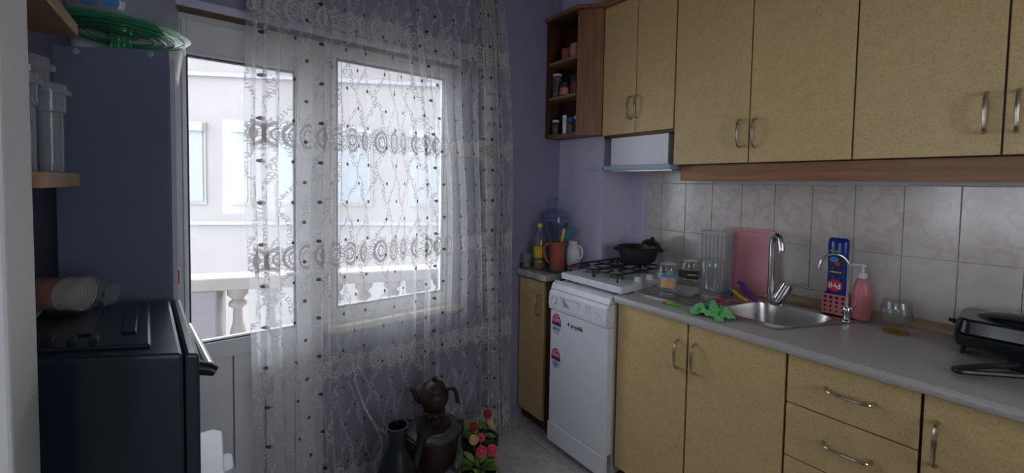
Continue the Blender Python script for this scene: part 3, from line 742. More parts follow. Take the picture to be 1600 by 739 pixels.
mb.box(xp-0.0012, xp+0.003, 1.215, 1.235, 0.800, 0.8015); mb.box(xp-0.0012, xp+0.003, 1.2135, 1.215, 0.780, 0.802)
obj('programme_marks', mb, 'grey_line', cp)
obj('logo', text_mb('ar\u00e7elik', 0.030, face_mx(DX-0.0006, 1.362, 0.690), bold=0.0004), 'dark_line', dw)
obj('logo_mark', MB().lathe([(0.001, -0.0003), (0.006, 0), (0.001, 0.0003)], seg=14).xf(Matrix(((0, 0, -1, DX-0.0006), (-1, 0, 0, 1.417), (0, 1.5, 0, 0.692), (0, 0, 0, 1)))), 'dark_line', dw)
def sticker(yc, zt, mark):
    w, h = 0.033, 0.052
    up = [(w*math.cos(R(a)), h*math.sin(R(a))) for a in range(0, 181, 15)]
    lo = [(w*math.cos(R(a)), (h+0.004)*math.sin(R(a))) for a in range(180, 361, 15)]
    Mx = face_mx(DX-0.0002, yc, zt)
    s_ = obj('energy_sticker', MB().prism(lo, 0, 0.0006).xf(Mx), 'lavender', dw)
    obj('sticker_top', MB().prism(up, 0, 0.0009).xf(Mx), 'magenta', s_)
    obj('sticker_band', MB().prism([(-w, -0.008), (w, -0.008), (w, 0.004), (-w, 0.004)], 0, 0.0011).xf(Mx), 'navy_ink', s_)
    pr_ = MB()
    for z, ww in ((0.036, 0.012), (0.025, 0.022), (0.019, 0.024), (0.013, 0.026)):
        pr_.prism([(-ww, z), (ww, z), (ww, z+(0.004 if z > 0.03 else 0.0018)), (-ww, z+(0.004 if z > 0.03 else 0.0018))], 0, 0.0013)
    obj('sticker_print', pr_.xf(Mx), 'print_white', s_)
    if mark == 'A++': obj('sticker_letters', text_mb('A++', 0.027, face_mx(DX-0.001, yc, zt-0.028), bold=0.0006), 'navy_ink', s_)
    else:
        rg = MB().tube([(0.013*math.cos(R(a)), 0.013*math.sin(R(a)), 0.0008) for a in range(0, 360, 20)], 0.0012, 4, True)
        for a in (0, 60, 120): rg.tube([(-0.009*math.cos(R(a)), -0.009*math.sin(R(a)), 0.0008), (0.009*math.cos(R(a)), 0.009*math.sin(R(a)), 0.0008)], 0.0012, 4)
        obj('sticker_symbol', rg.xf(face_mx(DX-0.0006, yc, zt-0.03)), 'navy_ink', s_)
sticker(1.502, 0.672, 'A++'); sticker(1.502, 0.492, 'o')

# ---------------------------------------------------------------- hob and pan
HZ = 0.930
hob = thing('gas_hob', 'white gas hob with black pan supports on top of the dishwasher', 'hob', (1.74, 1.34, 0.8845))
obj('body', MB().box(1.492, 1.975, 1.138, 1.518, 0.898, HZ), 'white_enamel', hob, bevel=0.004)
for x in (1.53, 1.94):
    for y in (1.20, 1.49): obj('foot', MB().cyl((x, y, 0.8845), (x, y, 0.899), 0.012, seg=10), 'black_plastic', hob)
for x in (1.625, 1.83):
    for y in (1.268, 1.425):
        b_ = obj('burner', MB().lathe([(0.036, HZ), (0.036, HZ+0.006), (0.030, HZ+0.010), (0.03, HZ+0.014)], (x, y, 0)), 'burner_cap', hob, smooth=30)
        obj('burner_cap', MB().lathe([(0.026, HZ+0.0142), (0.026, HZ+0.018), (0.02, HZ+0.020)], (x, y, 0)), 'burner_cap', b_, smooth=30)
for y0, y1 in ((1.205, 1.345), (1.355, 1.505)):
    g = MB(); z = HZ+0.034; q_ = 0.0045
    P4 = [(1.55, y0), (1.55, y1), (1.93, y1), (1.93, y0)]
    for i in range(4): g.tube([(*P4[i], z), (*P4[(i+1) % 4], z)], q_, 6)
    ym = (y0+y1)/2
    for xc in (1.625, 1.83):
        g.tube([(xc, y0, z), (xc, ym-0.02, z+0.004)], q_, 6); g.tube([(xc, y1, z), (xc, ym+0.02, z+0.004)], q_, 6)
        g.tube([(xc-0.075, ym, z), (xc-0.02, ym, z+0.004)], q_, 6); g.tube([(xc+0.10, ym, z), (xc+0.02, ym, z+0.004)], q_, 6)
    g.tube([(1.73, y0, z), (1.73, y1, z)], q_, 6)
    for x, y in P4: g.tube([(x, y, z), (x, y, HZ)], q_, 6)
    obj('pan_support', g, 'cast_iron', hob, smooth=True)
for x in (1.655, 1.745, 1.835, 1.925):
    kx = obj('knob', MB().lathe([(0.019, HZ), (0.018, HZ+0.012), (0.016, HZ+0.022), (0.012, HZ+0.024)], (x, 1.166, 0)), 'white_plastic', hob, smooth=35)
PZ = HZ+0.0432
pan = thing('pan', 'dark non-stick pan standing at the back of the hob', 'pan', (1.87, 1.345, PZ))
pc = (1.862, 1.318, PZ)
obj('body', MB().lathe([(0.065, 0), (0.085, 0.015), (0.100, 0.05), (0.106, 0.085), (0.109, 0.086), (0.104, 0.086), (0.097, 0.05), (0.08, 0.017), (0.0, 0.012)], pc, 36), 'pan_grey', pan, smooth=35)
obj('rim', MB().tube([(pc[0]+0.1075*math.cos(R(a)), pc[1]+0.1075*math.sin(R(a)), PZ+0.087) for a in range(0, 360, 10)], 0.0035, 6, True), 'black_plastic', pan, smooth=True)
for sg in (-1, 1):
    d = Vector((0.62, -0.78, 0)) * sg; n_ = Vector((0.78, 0.62, 0)); c0 = Vector(pc)+d*0.104+Vector((0, 0, 0.07))
    obj('handle', MB().tube(catmull([c0-n_*0.03, c0-n_*0.026+d*0.014+Vector((0, 0, .004)), c0+d*0.020+Vector((0, 0, .006)), c0+n_*0.026+d*0.014+Vector((0, 0, .006)), c0+n_*0.03], 4), 0.006, 8), 'black_plastic', pan, smooth=True)
# lid with a knob stuck upright in the pan
lid = thing('saucepan_cover', 'small black domed lid propped on the rim of the dark pan', 'lid', (1.90, 1.285, PZ+0.09))
lm = MB().lathe([(0.052, 0), (0.050, 0.012), (0.036, 0.026), (0.016, 0.033), (0.0, 0.034)], (0, 0, 0), 24)
lm.xf(Matrix.Translation((1.905, 1.268, PZ+0.094)) @ Matrix.Rotation(R(14), 4, 'X'))
obj('dome', lm, 'black_plastic', lid, smooth=True)
obj('knob', MB().ball((1.905, 1.262, PZ+0.133), 0.012, None, 0.010), 'black_plastic', lid, smooth=True)

# ---------------------------------------------------------------- corner worktop things
CT = CTT+0.0008
tr_ = MB().taper(rrect(1.555, 1.775, 1.628, 1.745, 0.03), CT, rrect(1.545, 1.785, 1.625, 1.752, 0.035), CT+0.008)
tag(obj('serving_tray', tr_, 'teal_plastic', smooth=30), 'dark teal tray under the red mug and white jug', 'tray')
TZ = CT+0.0085
oil = thing('oil_bottle', 'clear bottle of yellow cooking oil with yellow cap', 'bottle', (1.565, 1.765, CT))
oc = (1.565, 1.775, CT)
obj('body', MB().lathe([(0.034, 0), (0.036, 0.006), (0.036, 0.05), (0.033, 0.06), (0.036, 0.07), (0.036, 0.15), (0.031, 0.18), (0.014, 0.225), (0.013, 0.245)], oc), 'clear_glass', oil, smooth=35)
obj('oil', MB().lathe([(0.031, 0.004), (0.033, 0.05), (0.030, 0.06), (0.033, 0.07), (0.033, 0.145), (0.029, 0.165)], oc), 'oil_liquid', oil, smooth=35)
obj('label', MB().lathe([(0.0366, 0.072), (0.0366, 0.135)], oc, cap=False), 'oil_yellow', oil, smooth=True)
obj('cap', MB().lathe([(0.016, 0.243), (0.016, 0.262), (0.012, 0.266)], oc), 'yellow_plastic', oil, smooth=30)
ds = thing('glass_canister', 'large clear blue-tinted lidded glass canister in the corner', 'canister', (1.70, 1.782, CT))
dc = (1.700, 1.790, CT)
obj('body', MB().lathe([(0.072, 0), (0.081, 0.01), (0.085, 0.04), (0.083, 0.12), (0.085, 0.20), (0.085, 0.27), (0.082, 0.29)], dc, 32), 'blue_glass', ds, smooth=35)
l_ = obj('lid', MB().lathe([(0.0865, 0.291), (0.0865, 0.300), (0.078, 0.318), (0.05, 0.338), (0.02, 0.346), (0.013, 0.35)], dc, 32), 'blue_glass', ds, smooth=35)
obj('knob', MB().lathe([(0.012, 0.349), (0.010, 0.36), (0.018, 0.375), (0.02, 0.395), (0.014, 0.41), (0.003, 0.416)], dc, 20), 'blue_glass', l_, smooth=40)
tag(obj('drinking_glass', MB().lathe([(0.026, 0), (0.028, 0.004), (0.030, 0.09), (0.0285, 0.09), (0.0265, 0.008), (0.0, 0.007)], (1.522, 1.835, CT), 20), 'clear_glass', smooth=35), 'small clear drinking glass at the wall end of the corner worktop', 'glass')
mg = thing('red_pitcher', 'terracotta-red plastic pitcher holding cooking utensils', 'pitcher', (1.61, 1.672, TZ))
mc = (1.608, 1.672, TZ)
obj('body', MB().lathe([(0.040, 0), (0.042, 0.004), (0.044, 0.155), (0.046, 0.16), (0.042, 0.16), (0.039, 0.008), (0, 0.006)], mc), 'terracotta', mg, smooth=35)
hd_ = Vector((-0.72, 0.69, 0)); c0 = Vector(mc)
obj('handle', MB().tube(catmull([c0+hd_*0.040+Vector((0, 0, .145)), c0+hd_*0.068+Vector((0, 0, .14)), c0+hd_*0.075+Vector((0, 0, .10)), c0+hd_*0.06+Vector((0, 0, .055)), c0+hd_*0.040+Vector((0, 0, .035))], 5), 0.0065, 8), 'terracotta', mg, smooth=True)
def utensil(name, lab, mat, p0, p1, w, tl, mat2=None):
    t_ = thing(name, lab, 'utensil', p0)
    a, b_ = Vector(p0), Vector(p1); d = (b_-a).normalized(); c = b_-d*tl
    obj('shaft', MB().tube([a, c], 0.0042, 8), mat2 or mat, t_, smooth=True)
    side = d.cross(Vector((0.79, -0.6, 0))).normalized(); side = Vector((0.79, -0.61, 0))
    n_ = d.cross(side).normalized()
    prof_ = [(0, 0.25), (0.15, 0.7), (0.45, 1.0), (0.85, 0.95), (1.0, 0.6)]
    vs = []; fs = []
    for s_, ww in prof_:
        p = c+d*tl*s_
        for e in (-1, 1):
            for th in (-0.003, 0.003): vs.append(p+side*ww*w*0.5*e+n_*th)
    for i in range(len(prof_)-1):
        b0 = i*4; b1_ = b0+4
        for q0, q1 in ((0, 1), (1, 3), (3, 2), (2, 0)): fs.append((b0+q0, b0+q1, b1_+q1, b1_+q0))
    fs += [(0, 2, 3, 1), (16, 17, 19, 18)]
    obj('head', MB().add(vs, fs), mat, t_, bevel=0.001)
M0 = Vector((mc[0], mc[1], TZ+0.010))
utensil('cooking_spoon', 'black cooking spoon leaning out of the red pitcher, nearest the oil bottle', 'black_plastic', M0+Vector((.004, -.004, 0)), M0+Vector((-0.035, 0.03, 0.262)), 0.032, 0.085)
utensil('cooking_spoon', 'slim black ladle standing upright in the middle of the red pitcher', 'black_plastic', M0+Vector((-.010, .012, 0)), M0+Vector((0.012, 0.012, 0.255)), 0.022, 0.10)
utensil('spatula', 'yellow slim spatula leaning in the red pitcher', 'yellow_plastic', M0+Vector((-.018, -.012, 0)), M0+Vector((0.040, -0.012, 0.225)), 0.017, 0.09)
utensil('spatula', 'teal wide spatula leaning out of the red pitcher over the white jug', 'teal_plastic', M0+Vector((-.006, .026, 0)), M0+Vector((0.075, -0.040, 0.235)), 0.05, 0.075)
utensil('cooking_fork', 'black serving fork leaning behind the yellow spatula', 'black_plastic', M0+Vector((-.020, .006, 0)), M0+Vector((0.070, 0.004, 0.255)), 0.02, 0.06)
jg = thing('white_jug', 'white plastic jug with a red base band next to the red pitcher', 'jug', (1.715, 1.68, TZ))
jc = (1.714, 1.655, TZ)
obj('body', MB().lathe([(0.036, 0.0), (0.043, 0.012), (0.044, 0.10), (0.040, 0.118), (0.026, 0.138), (0.024, 0.142)], jc), 'white_plastic', jg, smooth=40)
obj('base_band', MB().lathe([(0.0445, 0.012), (0.0450, 0.014), (0.0450, 0.022), (0.0445, 0.024)], jc, cap=False), 'red_plastic', jg, smooth=True)
obj('lid', MB().lathe([(0.026, 0.1425), (0.026, 0.156), (0.018, 0.160)], jc), 'white_plastic', jg, smooth=35)
hd_ = Vector((0.25, -0.97, 0)); c0 = Vector(jc)
obj('handle', MB().tube(catmull([c0+hd_*0.026+Vector((0, 0, .134)), c0+hd_*0.048+Vector((0, 0, .132)), c0+hd_*0.062+Vector((0, 0, .105)), c0+hd_*0.056+Vector((0, 0, .07)), c0+hd_*0.042+Vector((0, 0, .06))], 5), 0.006, 8), 'white_plastic', jg, smooth=True)

# ---------------------------------------------------------------- drainer and sink things
def jar(name, lab, c, r, h, neck=0.8):
    t_ = thing(name, lab, 'jar', c)
    k = r
    obj('glass', MB().lathe([(k*neck, 0), (k*neck, h*0.12), (k*neck*0.97, h*0.14), (k*0.97, h*0.24), (k, h*0.30), (k, h*0.88), (k*0.94, h*0.97), (k*0.8, h), (k*0.5, h*0.985), (0, h*0.985)], c, 30), 'clear_glass', t_, smooth=45)
    th = obj('screw_thread', MB().tube([(c[0]+k*neck*1.03*math.cos(R(a)), c[1]+k*neck*1.03*math.sin(R(a)), c[2]+h*0.06+h*0.04*a/360) for a in range(0, 380, 20)], 0.0014, 5), 'clear_glass', t_, smooth=True)
    return t_
J1 = (1.640, 1.005, DZ); j1 = jar('glass_jar', 'upturned clear jar with an orange and blue label on the drainer', J1, 0.046, 0.142, 0.84)
def patch(c, r, a0, a1, z0, z1, n=8):
    vs = []; fs = []
    for i in range(n+1):
        a = R(a0+(a1-a0)*i/n)
        for z in (z0, z1): vs.append((c[0]+r*math.cos(a), c[1]+r*math.sin(a), c[2]+z))
    for i in range(n): fs.append((2*i, 2*i+2, 2*i+3, 2*i+1))
    return MB().add(vs, fs)
lb = obj('label', patch(J1, 0.0467, 175, 255, 0.045, 0.090), 'orange_label', j1, smooth=True)
obj('label_band', patch(J1, 0.0469, 175, 255, 0.090, 0.101), 'blue_label', lb, smooth=True)
J2 = (1.842, 1.012, DZ); j2 = jar('glass_jar', 'upturned clear jar with a black and gold label on the drainer', J2, 0.049, 0.135, 0.86)
lb = obj('label', patch(J2, 0.0497, 130, 310, 0.052, 0.100, 16), 'dark_line', j2, smooth=True)
mb = patch(J2, 0.050, 130, 310, 0.0525, 0.056, 16); p2 = patch(J2, 0.050, 130, 310, 0.096, 0.0995, 16); mb.add(p2.v, p2.f); p3 = patch(J2, 0.050, 195, 245, 0.073, 0.080, 6); mb.add(p3.v, p3.f)
obj('label_trim', mb, 'gold_label', lb, smooth=True)
J3 = (1.750, 0.868, DZ); jar('glass_jar', 'largest clear upturned jar, without a label, on the drainer', J3, 0.0505, 0.178, 0.85)
cb_ = thing('ribbed_container', 'tall translucent ribbed plastic container standing against the tiles', 'container', (1.95, 0.95, DZ))
mb = MB(); pts = rrect(1.895, 1.993, 0.882, 0.998, 0.012)
mb.taper(rrect(1.898, 1.990, 0.885, 0.995, 0.012), DZ, pts, DZ+0.275); mb.f = mb.f[:1]+mb.f[2:]
obj('body', mb, 'clear_plastic', cb_)
for i in range(6): obj('rib', MB().box(1.8935, 1.8965, 0.892+i*0.018, 0.899+i*0.018, DZ+0.01, DZ+0.265), 'frosted_plastic', cb_)
for i in range(4): obj('rib', MB().box(1.905+i*0.022, 1.912+i*0.022, 0.8805, 0.8835, DZ+0.01, DZ+0.265), 'frosted_plastic', cb_)
obj('rim', MB().tube([(x, y, DZ+0.275) for x, y in pts], 0.0025, 6, True), 'clear_plastic', cb_, smooth=True)
tag(obj('plastic_dish', MB().taper(rrect(1.70, 1.79, 0.935, 1.075, 0.015), DZ, rrect(1.69, 1.80, 0.925, 1.085, 0.02), DZ+0.022), 'clear_plastic', smooth=30), 'shallow clear plastic dish lying among the upturned jars', 'dish')
bd_ = thing('cutting_board', 'pink plastic cutting board leaning on the tiles behind the tap', 'cutting board', (2.02, 0.80, CTT))
out = rrect(0.728, 0.900, 0.0, 0.300, 0.015)
Lx = Matrix(((0, 0.10, -1, 2.012), (1, 0, 0, 0), (0, 0.995, 0.10, CTT+0.0025), (0, 0, 0, 1)))
bo = obj('board', MB().prism(out, 0, 0.007).xf(Lx), 'pink_plastic', bd_, bevel=0.0015)
obj('groove', MB().tube([Lx @ Vector((x, y, 0.0065)) for x, y in rrect(0.742, 0.886, 0.014, 0.285, 0.012)], 0.0016, 5, True), 'pink_soft', bo, smooth=True)
obj('hanging_slot', MB().prism(rrect(0.733, 0.752, 0.245, 0.292, 0.009), 0.0066, 0.0078).xf(Lx), 'beige_side', bo)

tap = thing('mixer_tap', 'chrome mixer tap with tall curved spout behind the sink bowl', 'tap', (1.915, 0.70, CTT))
tb = Vector((1.915, 0.672, DZ-0.003)); tdir = Vector((0.30, -0.35, 0.88)).normalized()
obj('body', MB().lathe([(0.026, 0), (0.026, 0.008), (0.020, 0.012), (0.020, 0.03)], tuple(tb)), 'chrome', tap, smooth=40)
obj('cartridge', MB().cyl(tb+Vector((0, 0, .012)), tb+Vector((0, 0, .012))+tdir*0.082, 0.022, 0.023, 24), 'chrome', tap, smooth=35)
obj('cartridge_ring', MB().cyl(tb+Vector((0, 0, .012))+tdir*0.060, tb+Vector((0, 0, .012))+tdir*0.064, 0.0242, None, 24), 'chrome', tap, smooth=35)
e0 = tb+Vector((0, 0, .012))+tdir*0.078
obj('lever', MB().tube([e0, e0+Vector((0.01, -0.03, 0.006)), e0+Vector((0.03, -0.085, -0.002))], [0.006, 0.005, 0.004], 8), 'chrome', tap, smooth=True)
p0 = tb+Vector((-0.008, 0.020, 0.02))
obj('spout', MB().tube(catmull([p0, p0+Vector((0, 0, .06)), p0+Vector((0, 0, .16)), p0+Vector((0, 0, .235)), p0+Vector((-0.004, -0.008, .262)), p0+Vector((-0.018, -0.022, .270)), p0+Vector((-0.034, -0.040, .258)), p0+Vector((-0.04, -0.047, .222)), p0+Vector((-0.04, -0.047, .205))], 5), 0.0125, 14), 'chrome', tap, smooth=True)
def curved(name, lab, mat, pts, r, cat='utensil', grp=None, blade=None):
    t_ = thing(name, lab, cat, tuple(pts[0]), grp)
    n_ = len(pts); pa = catmull(pts, 5); L = len(pa)
    obj('handle', MB().tube(pa, [r*(0.55+0.45*math.sin(math.pi*min(1, (i+1.5)/L))) for i in range(L)], 10), mat, t_, smooth=True)
    if blade: obj('blade', MB().tube(blade, [0.0065, 0.006, 0.002][:len(blade)], 8, flat=0.25), 'steel', t_, smooth=True)
    return t_
def up(x, y, z): return Vector((x, y, DZ+z))
curved('peeler', 'purple curved plastic handle lying behind the sink bowl', 'purple_plastic', [up(1.895, .816, .062), up(1.885, .80, .064), up(1.87, .775, .042), up(1.85, .735, .016), up(1.845, .72, .009)], 0.010)
curved('peeler', 'yellow curved plastic handle beside the purple one', 'yellow_plastic', [up(1.865, .828, .030), up(1.85, .81, .030), up(1.835, .785, .018), up(1.825, .755, .010), up(1.825, .745, .008)], 0.009)
curved('peeler', 'blue curved plastic handle half hidden behind the yellow one', 'blue_plastic', [up(1.895, .862, .014), up(1.885, .85, .018), up(1.87, .835, .014), up(1.857, .825, .008)], 0.009)
curved('kitchen_knife', 'small knife with a red handle on the drainer edge', 'red_plastic', [up(1.70, .832, .008), up(1.715, .825, .011), up(1.735, .815, .012), up(1.752, .808, .009)], 0.008, 'knife', None, [up(1.752, .808, .009), up(1.79, .79, .008), up(1.82, .775, .006)])
# green cloth
def cloth():
    n = 46; vs = []; fs = []; rnd = random.Random(3)
    ph = [rnd.uniform(0, 6) for _ in range(8)]
    for j in range(n):
        for i in range(n):
            a, b_ = i/(n-1)*2-1, j/(n-1)*2-1
            r = math.hypot(a, b_)
            f = 0.5+0.5*math.sin(7*a+ph[0]+2*math.sin(5*b_+ph[1]))
            g = 0.5+0.5*math.sin(8*b_+ph[2]+2.2*math.sin(4*a+ph[3]))
            h_ = (0.36*f+0.40*g+0.30*math.sin(13*(a+b_)+ph[4])**2)
            z = 0.002 + 0.052*h_*max(0, 1-r**3*0.62)
            x = 0.045*a*(1+0.16*math.sin(5*b_+ph[5])); y = 0.066*b_*(1+0.14*math.sin(6*a+ph[6]))-0.018*a
            vs.append((1.548+x+0.008*math.sin(9*b_), 0.757+y, CT+max(0.0, z)))
    for j in range(n-1):
        for i in range(n-1): fs.append((j*n+i, j*n+i+1, (j+1)*n+i+1, (j+1)*n+i))
    o = obj('dishcloth', MB().add(vs, fs), 'green_cloth', smooth=True)
    md = o.modifiers.new('thick', 'SOLIDIFY'); md.thickness = 0.0018; md.offset = 1
    return tag(o, 'crumpled green dishcloth on the worktop edge by the sink', 'dishcloth')
cloth()
li = thing('lighter', 'small green lighter with a red tip lying on the worktop edge', 'lighter', (1.545, 0.925, CT))
obj('body', MB().tube([(1.540, 0.945, CT+0.006), (1.552, 0.892, CT+0.006)], [0.006, 0.0058], 10), 'green_plastic', li, smooth=True)
obj('tip', MB().tube([(1.5365, 0.960, CT+0.006), (1.540, 0.9455, CT+0.006)], [0.0045, 0.006], 10), 'red_plastic', li, smooth=True)

# washing-up liquid, upside down in a pink caddy
caddy = thing('sponge_caddy', 'pink perforated caddy holding the upturned blue bottle', 'caddy', (1.975, 0.487, DZ))
KX0, KX1, KY0, KY1 = 1.940, 1.998, 0.446, 0.523
mb = MB(); z0, z1 = DZ, DZ+0.078; w_ = 0.003
mb.box(KX0, KX1, KY0, KY1, z0, z0+w_); mb.box(KX0, KX0+w_, KY0, KY1, z0+w_, z1); mb.box(KX1-w_, KX1, KY0, KY1, z0+w_, z1); mb.box(KX0+w_, KX1-w_, KY0, KY0+w_, z0+w_, z1); mb.box(KX0+w_, KX1-w_, KY1-w_, KY1, z0+w_, z1)
ck = obj('basket', mb, 'pink_soft', caddy, bevel=0.002)
for i in range(4):
    for j in range(4):
        obj('drain_hole', MB().lathe([(0.0062-0.0008*(3-j), 0), (0.0062-0.0008*(3-j), 0.0008)], seg=12).xf(Matrix(((0, 0, -1, KX0+0.0003), (1, 0, 0, 0.457+i*0.0185), (0, 1, 0, z0+0.013+j*0.0175), (0, 0, 0, 1)))), 'hole_dark', ck)
pb = thing('detergent_bottle', 'blue washing-up liquid bottle standing upside down in the pink caddy', 'bottle', (1.969, 0.484, DZ+0.004))
def oval(cx, cy_, rx, ry, n=24): return [(cx+rx*math.cos(2*math.pi*i/n), cy_+ry*math.sin(2*math.pi*i/n)) for i in range(n)]
mb = MB(); n = 24; vs = []; fs = []
secs = [(0.004, 0.010, 0.010), (0.03, 0.011, 0.011), (0.034, 0.016, 0.021), (0.060, 0.020, 0.030), (0.10, 0.021, 0.0325), (0.16, 0.020, 0.0305), (0.22, 0.021, 0.033), (0.275, 0.021, 0.034), (0.290, 0.018, 0.031), (0.294, 0.012, 0.025)]
for z, rx, ry in secs: vs += [(x, y, DZ+z) for x, y in oval(1.969, 0.484, rx, ry)]
for k in range(len(secs)-1):
    for i in range(n): fs.append((k*n+i, k*n+(i+1) % n, (k+1)*n+(i+1) % n, (k+1)*n+i))
fs += [tuple(range(n-1, -1, -1)), tuple((len(secs)-1)*n+i for i in range(n))]
bt = obj('bottle', mb.add(vs, fs), 'bottle_blue', pb, smooth=45)
def ovpatch(y0, y1, z0, z1, off, ry=0.033, rx=0.0212, n=8):
    vs = []; fs = []
    for i in range(n+1):
        y = y0+(y1-y0)*i/n; q_ = max(0.0, 1-((y-0.484)/ry)**2); x = 1.969-rx*math.sqrt(q_)-off
        for z in (z0, z1): vs.append((x, y, DZ+z))
    for i in range(n): fs.append((2*i, 2*i+2, 2*i+3, 2*i+1))
    return MB().add(vs, fs)
disc = MB().lathe([(0.0235, 0), (0.0235, 0.0008)], seg=24).xf(Matrix(((0, 0, -1, 1.9468), (1, 0, 0, 0.486), (0, 1, 0, DZ+0.112), (0, 0, 0, 1))))
obj('logo_disc', disc, 'red_print', bt)
Mt = face_mx(1.9455, 0.486, DZ+0.112) @ Matrix.Rotation(math.pi, 4, 'Z')
obj('logo_letters', text_mb('Pril', 0.029, Mt, bold=0.0008), 'print_white', bt)
obj('label_band', ovpatch(0.462, 0.508, 0.150, 0.176, 0.002), 'dark_line', bt)
mb = MB()
for j in range(6): mb.box(1.9452, 1.9462, 0.468+j*0.006, 0.472+j*0.006, DZ+0.161, DZ+0.1655)
obj('label_print', mb, 'print_white', bt)
obj('label_picture', ovpatch(0.462, 0.508, 0.185, 0.225, 0.0012), 'dark_line', bt)
obj('label_picture', MB().lathe([(0.014, 0), (0.014, 0.0008)], seg=16).xf(Matrix(((0, 0, -1, 1.9465), (1, 0, 0, 0.492), (0, 0.8, 0, DZ+0.212), (0, 0, 0, 1)))), 'blue_label', bt)
obj('label_picture', MB().lathe([(0.008, 0), (0.008, 0.0010)], seg=16).xf(Matrix(((0, 0, -1, 1.9460), (1, 0, 0, 0.480), (0, 1.0, 0, DZ+0.197), (0, 0, 0, 1)))), 'red_print', bt)
obj('label_stripe', ovpatch(0.470, 0.512, 0.240, 0.247, 0.0009), 'green_print', bt)
sp = thing('soap_bottle', 'pink pump soap bottle beside the blue upturned bottle', 'bottle', (1.955, 0.405, CTT+0.007))
sc_ = (1.965, 0.408, CTT+0.007)
mb = MB(); vs = []; fs = []
secs = [(0, .024, .027), (.004, .026, .029), (.05, .028, .031), (.09, .026, .029), (.13, .021, .0235), (.15, .014, .016), (.153, .012, .012)]
for z, rx, ry in secs: vs += [(x, y, sc_[2]+z) for x, y in oval(sc_[0], sc_[1], rx, ry)]
for k in range(len(secs)-1):
    for i in range(n): pass
n = 24
for k in range(len(secs)-1):
    for i in range(n): fs.append((k*n+i, k*n+(i+1) % n, (k+1)*n+(i+1) % n, (k+1)*n+i))
fs += [tuple(range(n-1, -1, -1)), tuple((len(secs)-1)*n+i for i in range(n))]
obj('body', mb.add(vs, fs), 'pink_soft', sp, smooth=45)
pu = obj('pump', MB().lathe([(0.014, 0.1532), (0.014, 0.172), (0.005, 0.176), (0.005, 0.196), (0.009, 0.197), (0.009, 0.205)], sc_, 18), 'white_plastic', sp, smooth=35)
obj('nozzle', MB().tube([(sc_[0], sc_[1], sc_[2]+0.202), (sc_[0]-0.02, sc_[1]+0.026, sc_[2]+0.203), (sc_[0]-0.024, sc_[1]+0.030, sc_[2]+0.197)], 0.0042, 8), 'white_plastic', pu, smooth=True)
ft = thing('filter_tap', 'slim chrome filtered-water tap with a swan neck in front of the pink soap bottle', 'tap', (1.895, 0.432, DZ-0.003))
fb = Vector((1.893, 0.433, DZ-0.003))
obj('base', MB().lathe([(0.016, 0), (0.016, 0.004), (0.011, 0.008), (0.011, 0.03), (0.014, 0.034), (0.014, 0.05), (0.009, 0.056)], tuple(fb)), 'chrome', ft, smooth=40)
obj('lever', MB().tube([fb+Vector((0, 0, .042)), fb+Vector((.012, -.016, .046)), fb+Vector((.014, -.020, .072))], 0.004, 8), 'chrome', ft, smooth=True)
dv = Vector((-0.50, 0.866, 0)); ap = [fb+Vector((0, 0, .05)), fb+Vector((0, 0, .12)), fb+Vector((0, 0, .19))]
for a in range(20, 190, 20): ap.append(fb+Vector((0, 0, .195))+dv*(0.044-0.044*math.cos(R(a)))+Vector((0, 0, 0.050*math.sin(R(a)))))
ap.append(ap[-1]+Vector((0, 0, -0.014)))
obj('neck', MB().tube(catmull(ap, 4), 0.0052, 10), 'chrome', ft, smooth=True)
gl = thing('goblet', 'small clear glass goblet with an amber foot on the worktop', 'goblet', (1.905, 0.302, CT))
gc = (1.905, 0.300, CT)
obj('bowl', MB().lathe([(0.008, 0.024), (0.022, 0.030), (0.036, 0.045), (0.0425, 0.066), (0.041, 0.09), (0.037, 0.108), (0.036, 0.108), (0.040, 0.09), (0.0415, 0.066), (0.035, 0.047), (0.02, 0.033), (0.0, 0.029)], gc, 30), 'clear_glass', gl, smooth=45)
obj('foot', MB().lathe([(0.036, 0), (0.036, 0.003), (0.02, 0.007), (0.010, 0.012), (0.009, 0.0235)], gc, 30), 'amber_glass', gl, smooth=40)

# sandwich press
gp = thing('sandwich_press', 'black electric sandwich press at the end of the worktop', 'appliance', (1.90, 0.0, CT))
gx0, gx1, gy0, gy1 = 1.80, 2.015, -0.24, 0.155
def press(z0, z1, x0, x1, y0, y1, dome):
    return MB().taper(rrect(x0, x1, y0, y1, 0.035), z0, rrect(x0+dome, x1-dome*0.5, y0+dome, y1-dome, 0.03), z1)
obj('lower_shell', press(CT+0.026, CT+0.062, gx0+0.008, gx1, gy0, gy1, -0.004), 'black_plastic', gp, smooth=40, bevel=0.004)
uh = obj('upper_shell', press(CT+0.064, CT+0.110, gx0, gx1, gy0-0.004, gy1+0.004, 0.008), 'black_gloss', gp, smooth=40, bevel=0.006)
obj('dome', MB().ball(((gx0+gx1)/2, (gy0+gy1)/2, CT+0.107), 0.088, 0.165, 0.030, 10, 28), 'black_gloss', uh, smooth=True)
obj('hinge_lug', MB().tube([(gx1-0.04, gy1+0.004, CT+0.062), (gx1-0.045, gy1+0.028, CT+0.066)], [0.008, 0.006], 10), 'black_plastic', gp, smooth=True)
for x, y in ((gx0+0.045, gy1-0.02), (gx1-0.03, gy1-0.02), (gx0+0.045, gy0+0.03), (gx1-0.03, gy0+0.03)):
    obj('foot', MB().tube([(x-0.02, y, CT+0.03), (x-0.02, y+0.004, CT+0.005), (x+0.02, y+0.004, CT+0.005), (x+0.02, y, CT+0.03)], 0.005, 8), 'black_plastic', gp, smooth=True)
